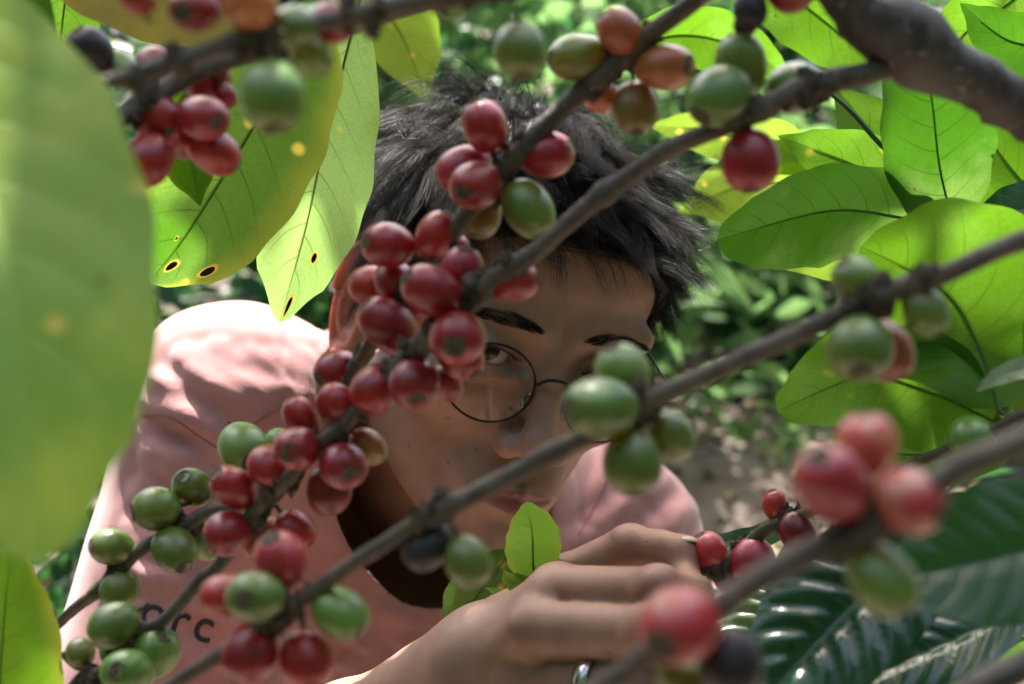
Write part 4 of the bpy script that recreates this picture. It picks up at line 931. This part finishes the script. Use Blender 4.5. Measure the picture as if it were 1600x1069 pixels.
# the green fruited end of the same height: lower left twig
branch("coffee_twig", "thin twig at lower left, over the shirt, set with green cherries",
  [(505, 640, .505), (458, 705, .515), (420, 758, .525), (375, 786, .53), (330, 797, .525), (272, 832, .52), (207, 868, .52), (150, 925, .52), (97, 968, .53), (30, 1030, .54)], (8, 9, 10, 12, 11, 12, 9, 8),
  [(301, 763, 33, 'green', .2, (-.2, -.5, .6)), (244, 795, 37, 'green', -.2, (-.8, .1, .3)), (272, 858, 36, 'green', -.3, (.5, .5, .6)), (320, 845, 32, 'green', .9, None), (175, 855, 33, 'green', .0, (-.8, -.2, .5)), (187, 920, 32, 'green', .0, (.1, .9, .3)),
   (380, 697, 40, 'pale', .7, (.4, .5, .6)), (436, 690, 22, 'pale', 1., None)], bark='green_twig', nodes=[(148, 925)], seed=5)
branch("coffee_branch", "long branch from the thick limb to lower left, red cherries crowding its middle",
  [(1470, 80, .425), (1405, 100, .415), (1290, 132, .405), (1200, 166, .405), (1100, 209, .41), (1010, 256, .42), (940, 305, .425), (850, 380, .43), (742, 462, .44), (670, 528, .45), (600, 600, .46), (545, 655, .465), (500, 700, .47), (450, 748, .475), (405, 795, .48), (345, 880, .485), (312, 910, .49), (258, 968, .49), (215, 990, .49), (170, 1040, .49), (110, 1075, .50), (60, 1120, .50)],
  (22, 19, 22, 17, 15, 18, 15, 17, 20, 15, 14, 14, 13, 12, 12, 11, 12, 9, 9, 8),
  [(1123, 150, 50, 'green', -.3, (-.5, .5, .3)), (1157, 102, 44, 'green', .5, (-.2, -.6, .2)), (1245, 138, 48, 'pale', .9, None), (1172, 251, 47, 'ripe', .1, (.0, 1, .1)),
   (722, 422, 36, 'rosy', .5, (.2, -.7, .2)), (800, 440, 39, 'ripe', .5, (.9, -.1, .2)), (675, 455, 45, 'ripe', -.3, (-.6, -.3, .3)), (715, 528, 46, 'ripe', -.7, (-.05, .3, 1.0)), (718, 556, 37, 'dark', .4, (.5, .5, .2)),
   (585, 608, 39, 'ripe', .1, (-.3, .5, .2)), (647, 598, 41, 'ripe', -.4, (.1, .7, .85)), (694, 600, 30, 'dark', .7, None), (530, 630, 33, 'ripe', .5, (-.6, -.3, .1)), (473, 654, 33, 'ripe', .6, (-.3, -.5, .1)),
   (463, 700, 38, 'ripe', -.5, (-.1, .15, 1)), (575, 698, 31, 'turn', .6, None), (536, 727, 39, 'ripe', -.4, (.4, .3, .85)), (514, 765, 37, 'dark', .5, (0, .9, .1)), (423, 730, 36, 'ripe', .4, None),
   (365, 762, 36, 'ripe', .2, (-.6, -.6, .6)), (355, 833, 37, 'ripe', -.1, (-.6, .2, .3)), (412, 840, 36, 'orange', .5, (-.1, .8, .2)), (462, 828, 33, 'ripe', .6, (.5, .6, .1)),
   (240, 1022, 41, 'green', -.3, (.4, -.6, .3)), (199, 1051, 42, 'green', -.9, (-.1, -.4, .95)), (183, 1018, 27, 'green', .8, None), (126, 1020, 23, 'green', 1., None), (178, 976, 38, 'green', .0, (-.7, .3, .3))],
  nodes=[(940, 303), (325, 900), (1190, 170)], seed=6)
branch("coffee_branch", "near branch rising across the mouth from bottom left to the right edge, mostly green cherries",
  [(1720, 325, .345), (1600, 377, .35), (1480, 425, .35), (1380, 461, .355), (1200, 543, .36), (1020, 626, .365), (900, 690, .37), (800, 742, .375), (700, 792, .375), (600, 850, .38), (470, 936, .385), (350, 1020, .39), (270, 1069, .395), (180, 1130, .40)],
  (18, 18, 17, 17, 17, 17, 17, 17, 16, 14, 14, 13, 12, 12),
  [(1340, 442, 42, 'green', .5, (-.5, -.6, .2)), (1445, 486, 38, 'green', .2, (.4, .7, .1)), (1344, 543, 52, 'green', -.4, (-.1, .7, .5)), (1383, 548, 46, 'orange', .8, (.3, .6, .1)),
   (938, 636, 56, 'green', -.4, (-.75, .0, .6)), (972, 583, 46, 'pale', .5, (-.3, -.7, .2)), (988, 723, 49, 'green', -.1, (.1, .8, .2)), (1046, 682, 40, 'green', .7, None),
   (668, 852, 38, 'black', .3, (-.6, .6, .3)), (731, 878, 39, 'green', .1, (.3, .6, .1)),
   (400, 932, 46, 'green', -.6, (-.2, -.05, 1)), (356, 930, 38, 'ripe', .6, (-.6, 0, .1)), (530, 957, 43, 'green', .2, (.6, .4, .2)), (390, 1020, 46, 'ripe', .0, (-.3, .8, .3)), (480, 1030, 45, 'ripe', .2, (.2, .8, .3)), (441, 877, 47, 'rosy', .2, (-.2, -.6, .3))],
  nodes=[(700, 790), (860, 712)], seed=7, bumps=1.1)
branch("coffee_branch", "nearest and most blurred branch at lower right with large half ripe cherries",
  [(1700, 640, .26), (1600, 690, .262), (1480, 746, .265), (1340, 835, .27), (1220, 886, .27), (1140, 935, .272), (1050, 1000, .275), (950, 1070, .28), (860, 1130, .28)], (26, 25, 24, 25, 24, 23, 21, 20),
  [(1297, 757, 62, 'blush', .0, (-.3, -.5, .4)), (1352, 697, 52, 'blush', .7, (0, -.8, .2)), (1420, 783, 57, 'blush', .1, (.6, .2, .5)), (1377, 905, 56, 'green', .1, (.4, .6, .3)), (1062, 976, 66, 'blush', -.2, (-.5, .3, .8)),
   (1140, 1036, 54, 'black', .2, (.3, .8, .2)), (1065, 1065, 40, 'green', .9, None)], seed=8)
branch("coffee_twig", "twig pinched between thumb and finger, pinkish red cherries on it",
  [(1045, 898, .575), (1085, 894, .572), (1120, 886, .57), (1160, 857, .57), (1200, 828, .568), (1260, 802, .56), (1340, 772, .54), (1420, 728, .53), (1480, 705, .52), (1560, 668, .51), (1650, 622, .50)], (7, 10, 11, 9, 11, 9, 9, 11, 11, 12),
  [(1107, 861, 31, 'rosy', .3, (-.5, -.7, .1)), (1174, 875, 37, 'rosy', .2, (-.3, .8, .3)), (1212, 790, 24, 'blush', .3, (-.2, -.8, .1)), (1246, 830, 32, 'dark', .3, None), (1048, 884, 22, 'dark', .0, None), (1518, 685, 38, 'green', .1, None), (1135, 905, 20, 'dark', .8, None)],
  bark='green_twig', nodes=[(1200, 828), (1580, 655)], seed=9)
branch("coffee_twig", "thin greenish forked twig at the lower left edge",
  [(96, 1020, .50), (120, 1042, .50), (150, 1048, .50), (165, 1085, .50)], (5, 7, 8, 7), [], bark='young_twig', seed=10)
branch("tree_limb", "thick grey brown limb running out of the top right corner",
  [(1180, -130, .40), (1300, -32, .405), (1362, 30, .41), (1430, 78, .415), (1525, 125, .42), (1625, 190, .425), (1760, 300, .43), (1900, 420, .44)], (34, 38, 44, 54, 46, 44, 48, 52), [(1240, -22, 42, 'turn', .3, None), (1172, 15, 28, 'black', .5, (0, 1, 0)), (1168, 34, 22, 'black', .6, None)], bark='limb', cat="limb", nodes=[(1400, 90)], jit=.05, seed=12, bumps=.6)
branch("tree_limb", "blurred brown limb cutting the bottom right corner",
  [(1440, 1150, .30), (1540, 1075, .30), (1620, 1030, .30), (1720, 985, .30)], (30, 28, 26), [], bark='limb', cat="limb", seed=13)

# ------------------------------------------------------------------ leaves
M['leaf_near'] = leaf_mat("leaf_near_mottled", (.20, .34, .035), (.30, .39, .05), (.16, .40, .05), spots=.7, scol=(.60, .50, .10), tw=.4, patch=(.24, .34, .04), rough=.42, gloss=.4, vein=.8, nv=8)
M['leaf_low'] = leaf_mat("leaf_yellow_green", (.07, .13, .015), (.10, .16, .02), (.17, .36, .015), spots=.3, yel=.4)
M['leaf_yellow'] = leaf_mat("leaf_yellowing", (.30, .24, .03), (.20, .20, .03), (.40, .32, .04), spots=.4, scol=(.4, .15, .02), rough=.5)
M['leaf_hole'] = leaf_mat("leaf_with_brown_holes", (.04, .10, .012), (.06, .13, .015), (.065, .19, .008), patch=(.05, .10, .012), rough=.45, gloss=.25, spots=.2, holes=[(.89, -.18, .085, 2.9), (.83, -.72, .075, 2.9), (.80, .10, .02, 3)], yel=.3)
M['leaf_pale'] = leaf_mat("leaf_pale_green", (.12, .22, .05), (.15, .26, .06), (.28, .43, .07), patch=(.15, .24, .06), rough=.45, gloss=.3, spots=.35, holes=[(.775, -.38, .06, 3.4), (.945, -.25, .12, 3.4)])
M['leaf_lemon'] = leaf_mat("leaf_lemon_green", (.11, .20, .02), (.15, .23, .03), (.24, .38, .035), spots=.4)
M['leaf_shoot'] = leaf_mat("leaf_young_shoot", (.15, .30, .035), (.18, .34, .04), (.25, .50, .04), nv=8, yel=.25, tw=.4)
M['leaf_gloss'] = leaf_mat("leaf_glossy_dark", (.010, .055, .022), (.014, .07, .025), (.03, .12, .02), rough=.20, tw=.22, gloss=.9, vein=.3)
M['leaf_silver'] = leaf_mat("leaf_waxy_light", (.12, .20, .10), (.16, .24, .12), (.16, .28, .06), rough=.25, tw=.4, gloss=.9, vein=.5)
def leaf(label, P, hw, mk, tilt=(0, 0), petiole=None, name="coffee_leaf", cat="leaf", grp=None, parent=None, pmat='rib', **kw):
    """P: midrib points (px,py,d) base->tip; hw: half width in px; tilt: (x,z) lean of the face away from the camera"""
    C = np.array([PW(*p) for p in P]); d = np.mean([p[2] for p in P])
    nrm = np.array([tilt[0], -1, tilt[1]]) @ CR.T
    V, Q, uv = leaf_np(C, hw / FPX * d, nrm, seed=(hash(label) if False else sum(map(ord, label)) % 97), **kw)
    if parent is None:
        root = empty(name, Vector(C[0])); tag(root, label, cat, grp)
        mesh_np("blade", local(V, root), Q, M[mk], root, uv=uv)
        pp = [2 * C[0] - C[1] * .0 - C[0] + (C[0] - spline(C, 20)[1]) * k for k in (0, 1.2, 2.6)] if petiole is None else [PW(*q) for q in petiole]
        cs = spline(C, 24)[:20]; off = (np.array(nrm) / np.linalg.norm(nrm)) * .0003
        v, f = tube_np(local(np.vstack([spline(pp[::-1], 10)[:-1], cs - off]), root), np.linspace(.0008, .00012, 29), 8); mesh_np("midrib", v, f, M[pmat], root)
        return root
    V = local(V, parent); o = mesh_np("leaf", V, Q, M[mk], parent, uv=uv); o["label"] = label
    cs = spline(C, 24)[:20]; pp = [PW(*q) for q in petiole] if petiole else [C[0] + (C[0] - cs[1]), C[0]]
    v, f = tube_np(local(np.vstack([spline(pp, 10)[:-1], cs - nrm / np.linalg.norm(nrm) * .0003]), parent), np.linspace(.0008, .00012, 29), 8); mesh_np("midrib", v, f, M[pmat], o)
    return o
leaf("large blurred mottled green leaf filling the left edge", [(-150, -60, .32), (-40, 180, .305), (25, 480, .28), (62, 885, .26)], 224, 'leaf_near', (.25, .1), fold=.12, wave=.04, pw=(.62, .62), quilt=.02, nveins=8)
leaf("yellow green leaf pointing up in the bottom left corner", [(-20, 1330, .50), (-5, 1130, .50), (5, 980, .495), (18, 852, .49)], 98, 'leaf_low', (.1, -0.25), fold=.1, pw=(.7, .6))
leaf("yellowing leaf lying across the top left behind red cherries", [(40, -120, .50), (170, -40, .51), (320, 10, .52), (455, 38, .53)], 92, 'leaf_yellow', (.0, .3), fold=.15, pw=(.6, .7))
leaf("bright narrow leaf in the top left corner", [(150, -160, .60), (110, -40, .60), (95, 60, .60), (88, 190, .60)], 60, 'leaf_bright', (.2, -0.35))
leaf("green leaf in the extreme top left corner", [(-70, -110, .47), (0, -30, .47), (50, 40, .47), (70, 150, .47)], 60, 'leaf', (-.2, -0.35))
leaf("broad hanging leaf with two dark brown holes near its tip", [(500, 20, .545), (425, 150, .56), (297, 358, .59), (232, 442, .605)], 120, 'leaf_hole', (.15, -0.40), fold=.12, pw=(.62, .60), wave=.06)
leaf("pale hanging leaf touching the ear, white glare near its tip", [(560, 10, .60), (508, 215, .63), (479, 350, .655), (437, 504, .67)], 92, 'leaf_pale', (-.15, -0.35), fold=.22, pw=(.75, .72), wave=.06, asym=1.0)
leaf("small leaf tip showing below the red cherries at upper left", [(250, 120, .56), (285, 200, .56), (313, 322, .56)], 56, 'leaf_low', (0, -0.25))
leaf("lemon green leaf behind the top of the hair", [(520, -80, .92), (580, -10, .92), (630, 60, .92), (668, 160, .92)], 70, 'leaf_lemon', (.2, -0.45))
# leafy shoot on the right: its stem carries the two facing leaves
st = [(1290, 140, .60), (1330, 175, .60), (1372, 222, .60), (1440, 292, .60), (1492, 360, .605), (1540, 430, .61), (1600, 540, .62), (1680, 700, .63)]
Pw2 = spline([PW(*q) for q in st], 60); sh = empty("leafy_shoot", Vector(Pw2[20])); tag(sh, "leafy green shoot right of the hair with broad sunlit leaves", "shoot")
v, f = tube_np(local(Pw2, sh), np.interp(np.linspace(0, 1, 60), [0, .3, 1], [.0008, .0015, .0028]), 10); mesh_np("stem", v, f, M['young_twig'], sh)
leaf("horizontal leaf with a rounded tip", [(1468, 358, .60), (1400, 338, .598), (1290, 330, .59), (1120, 375, .58)], 88, 'leaf', (.1, -0.65), fold=.22, curl=.05, pw=(.55, .45), parent=sh, wave=.05, petiole=[(1498, 366, .605), (1468, 362, .60)])
leaf("upright leaf with its tip behind the branch", [(1490, 352, .60), (1468, 260, .585), (1455, 150, .575), (1430, 20, .57)], 90, 'leaf', (.0, -0.25), fold=.2, pw=(.6, .7), parent=sh, petiole=[(1492, 362, .605), (1490, 352, .60)])
leaf("light green leaf behind the upright leaf", [(1500, 372, .625), (1440, 320, .64), (1340, 260, .65), (1215, 212, .66)], 62, 'leaf_bright', (.1, -0.35), parent=sh, petiole=[(1505, 380, .61), (1500, 372, .625)])
leaf("light green lower leaf beneath the horizontal leaf", [(1510, 392, .63), (1440, 390, .64), (1330, 400, .65), (1165, 398, .66)], 44, 'leaf_lemon', (0, -0.55), parent=sh, petiole=[(1512, 392, .61), (1510, 392, .63)])
leaf("wide sunlit leaf filling the gap at right", [(1560, 480, .66), (1500, 350, .67), (1400, 250, .68), (1300, 130, .69)], 90, 'leaf_bright', (.2, -0.35), parent=sh, petiole=[(1575, 495, .62), (1560, 480, .66)])
leaf("sunlit leaf beside the top green cherries with its tip to the right", [(960, 80, .78), (1060, 55, .78), (1150, 72, .78), (1245, 128, .78)], 50, 'leaf_bright', (0, -0.45), fold=.25)
leaf("light leaf crossing the top edge right of the black cherry", [(1130, -60, .74), (1230, -10, .74), (1310, 50, .74), (1420, 130, .74)], 66, 'leaf_bright', (.1, -0.35))
leaf("light green leaf in the top right corner above the limb", [(1650, -60, .66), (1570, 10, .66), (1500, 60, .66), (1440, 170, .66)], 62, 'leaf_bright', (.1, -0.35))
leaf("second leaf in the top right corner, tip at the limb", [(1700, 130, .6), (1640, 80, .6), (1570, 60, .6), (1500, 5, .6)], 52, 'leaf', (0, -0.45))
leaf("leaf edge under the limb at the right edge", [(1700, 400, .62), (1630, 320, .62), (1570, 250, .62), (1515, 165, .62)], 50, 'leaf_bright', (.2, -0.25))
leaf("dark green leaf at the right edge below the limb", [(1720, 310, .58), (1650, 320, .58), (1580, 330, .58), (1512, 352, .58)], 48, 'leaf_deep', (0, .4))
leaf("lime leaf tucked behind the hair, upper of two", [(1300, 265, .85), (1200, 225, .85), (1110, 205, .85), (1010, 195, .85)], 46, 'leaf_lemon', (0, -0.45))
leaf("lime leaf tucked behind the hair, lower of two", [(1330, 330, .86), (1240, 290, .86), (1160, 290, .86), (1060, 330, .86)], 74, 'leaf_lemon', (0, -0.45))
leaf("large sunlit leaf at the right edge above the lower branch, pale rim on top", [(1560, 640, .52), (1530, 545, .53), (1475, 455, .535), (1345, 385, .54)], 165, 'leaf_bright', (.1, -0.50), fold=.10, pw=(.55, .6), petiole=[(1585, 660, .515), (1560, 640, .52)])
leaf("broad sunlit leaf at the right edge filling the corner above the twig", [(1570, 630, .55), (1650, 560, .55), (1690, 460, .56), (1700, 340, .57)], 150, 'leaf_bright', (.1, -0.45), pw=(.5, .6))
leaf("large sunlit leaf at right with a folded tip pointing left", [(1556, 660, .53), (1450, 612, .54), (1345, 590, .55), (1214, 642, .56)], 108, 'leaf_bright', (.05, -0.60), fold=.08, pw=(.55, .55), wave=.12, petiole=[(1580, 655, .52), (1556, 652, .53)])
leaf("shaded green leaf under the folded sunlit one", [(1590, 690, .54), (1500, 700, .56), (1420, 710, .57), (1300, 690, .58)], 60, 'leaf', (.05, -0.45))
leaf("thin bright leaf seen edge on at the right edge", [(1660, 560, .47), (1610, 572, .47), (1560, 590, .47), (1525, 612, .47)], 20, 'leaf_silver', (0, .8))
leaf("dark green leaf at the right edge beneath the blurred branch", [(1780, 830, .40), (1650, 850, .40), (1520, 880, .40), (1385, 905, .40)], 118, 'leaf_deep', (0, .6), fold=.16, quilt=.05, pw=(.5, .55))
leaf("lower dark leaf at the right edge with a pale midrib", [(1750, 960, .38), (1640, 955, .38), (1530, 948, .38), (1425, 938, .38)], 50, 'leaf_deep', (0, .8), pmat='leafstalk') if False else None
leaf("glossy ribbed dark leaf hanging at bottom right", [(1440, 800, .46), (1375, 900, .455), (1290, 990, .45), (1170, 1120, .44)], 118, 'leaf_gloss', (.25, 1.35), fold=.16, quilt=.16, nveins=9, pw=(.55, .7))
leaf("glossy dark leaf in shade at the bottom right", [(1620, 930, .48), (1520, 985, .475), (1400, 1040, .47), (1260, 1110, .46)], 70, 'leaf_gloss', (.3, 1.2), quilt=.12, fold=.15)
leaf("waxy whitish ribbed leaf right of the hand", [(1290, 900, .64), (1240, 950, .64), (1180, 990, .64), (1100, 1040, .63)], 58, 'leaf_silver', (.0, .8), quilt=.16, nveins=8, fold=.1)
leaf("narrow dark leaf behind the held twig", [(1270, 800, .62), (1200, 835, .62), (1150, 845, .62), (1082, 846, .62)], 20, 'leaf_deep', (0, .7))
leaf("pale leaf sliver below the held twig", [(1270, 800, .66), (1245, 860, .66), (1215, 910, .66), (1190, 960, .66)], 26, 'leaf_silver', (.4, .3))
leaf("yellow green leaf at the bottom right corner", [(1660, 980, .56), (1590, 1000, .56), (1550, 1040, .56), (1530, 1110, .56)], 50, 'leaf_low', (.1, -0.35))
leaf("light leaf at the bottom edge right of the glossy leaves", [(1560, 1150, .64), (1530, 1090, .64), (1505, 1040, .64), (1490, 990, .64)], 42, 'leaf_bright', (0, -0.35))
# young shoot in front of the chin
sg = [(850, 1010, .60), (842, 950, .60), (834, 908, .60)]; Pw3 = spline([PW(*q) for q in sg], 16); s2 = empty("young_shoot", Vector(Pw3[0])); tag(s2, "young bright green shoot standing behind the knuckles, below the mouth", "shoot")
v, f = tube_np(local(Pw3, s2), np.linspace(.0016, .0009, 16), 8); mesh_np("stem", v, f, M['young_twig'], s2)
leaf("largest upright leaf", [(834, 912, .60), (833, 870, .595), (831, 830, .588), (823, 784, .58)], 44, 'leaf_shoot', (.05, .1), fold=.10, wave=.02, pw=(.5, .62), parent=s2, nu=40)
leaf("small leaf at the base", [(836, 930, .598), (815, 915, .597), (795, 905, .596), (786, 890, .595)], 16, 'leaf_shoot', (.1, .2), parent=s2)
leaf("small curled leaf", [(838, 950, .60), (800, 940, .60), (775, 925, .60), (757, 918, .60)], 9, 'leaf_shoot', (.1, .5), parent=s2)
leaf("dark green shaded leaf behind the wrist", [(800, 860, .66), (765, 905, .66), (735, 945, .66), (700, 1010, .66)], 52, 'leaf', (.1, -0.25), fold=.1)
# ------------------------------------------------------------------ overhead foliage: the shade the cherries hang in
g = np.random.default_rng(77); sd = np.array(sun_dir); e1 = np.cross(sd, [0, 0, 1]); e1 /= np.linalg.norm(e1); e2 = np.cross(e1, sd)
ctr = PW(700, 560, .40); root = empty("overhead_branch", Vector(ctr + sd * 1.0)); tag(root, "leafy branch overhead that shades the cherries, with leaves added to shade shoulder and hand", "branch")
n = 430; a = g.uniform(-.30, .28, n); xx = a * e1[0]; b_ = g.uniform(-.28, 0, n); b_ = b_ + (b_ + .28) / .28 * np.where(xx < -.05, .08, np.where(xx < .12, .20, -.05))
ko = np.hypot(xx + .10, b_ + .10) < .10; b_[ko] = b_[ko] - .2; hgt = g.uniform(.75, 1.35, n)
# e2 points towards the camera side when negative; keep the strip that would shade the shoulder and hair open
if e2[1] < 0: b_ = -b_
C = ctr + a[:, None] * e1 + b_[:, None] * e2 + hgt[:, None] * sd
q = PW(965, 800, .93) + sd * 1.3; m2 = 60; C = np.vstack([C, q + g.uniform(-.10, .10, (m2, 1)) * e1 + g.uniform(-.07, .10, (m2, 1)) * (e2 if e2[1] > 0 else -e2) + g.uniform(-.1, .1, (m2, 1)) * sd]); n += m2  # patch of unseen leaves added to shade the image-right shoulder
q = PW(980, 900, .54) + sd * 1.2; m2 = 22; C = np.vstack([C, q + g.uniform(-.05, .05, (m2, 1)) * e1 + g.uniform(-.05, .0, (m2, 1)) * (e2 if e2[1] > 0 else -e2)]); n += m2  # smaller unseen patch, added to keep sun off the hand
D = g.normal(size=(n, 3)) * [1, 1, .35]; L = g.uniform(.10, .17, n)
V, F, uv = leaf_cloud(C, D, L, L * .24, g); fo = mesh_np("foliage", local(V, root), F, M['bg1'], root, uv=uv); fo["kind"] = "stuff"
st = []
for k in range(7):
    q0 = ctr + sd * 1.05 + e1 * (-.3 + .1 * k) ; st.append(tube_np(spline([q0 + e2 * .2, q0 + sd * .05, q0 - e2 * .25 + sd * .1], 12), np.linspace(.006, .003, 12), 6))
v, f = merge(st); mesh_np("stem", local(v, root), f, M['bark'], root)
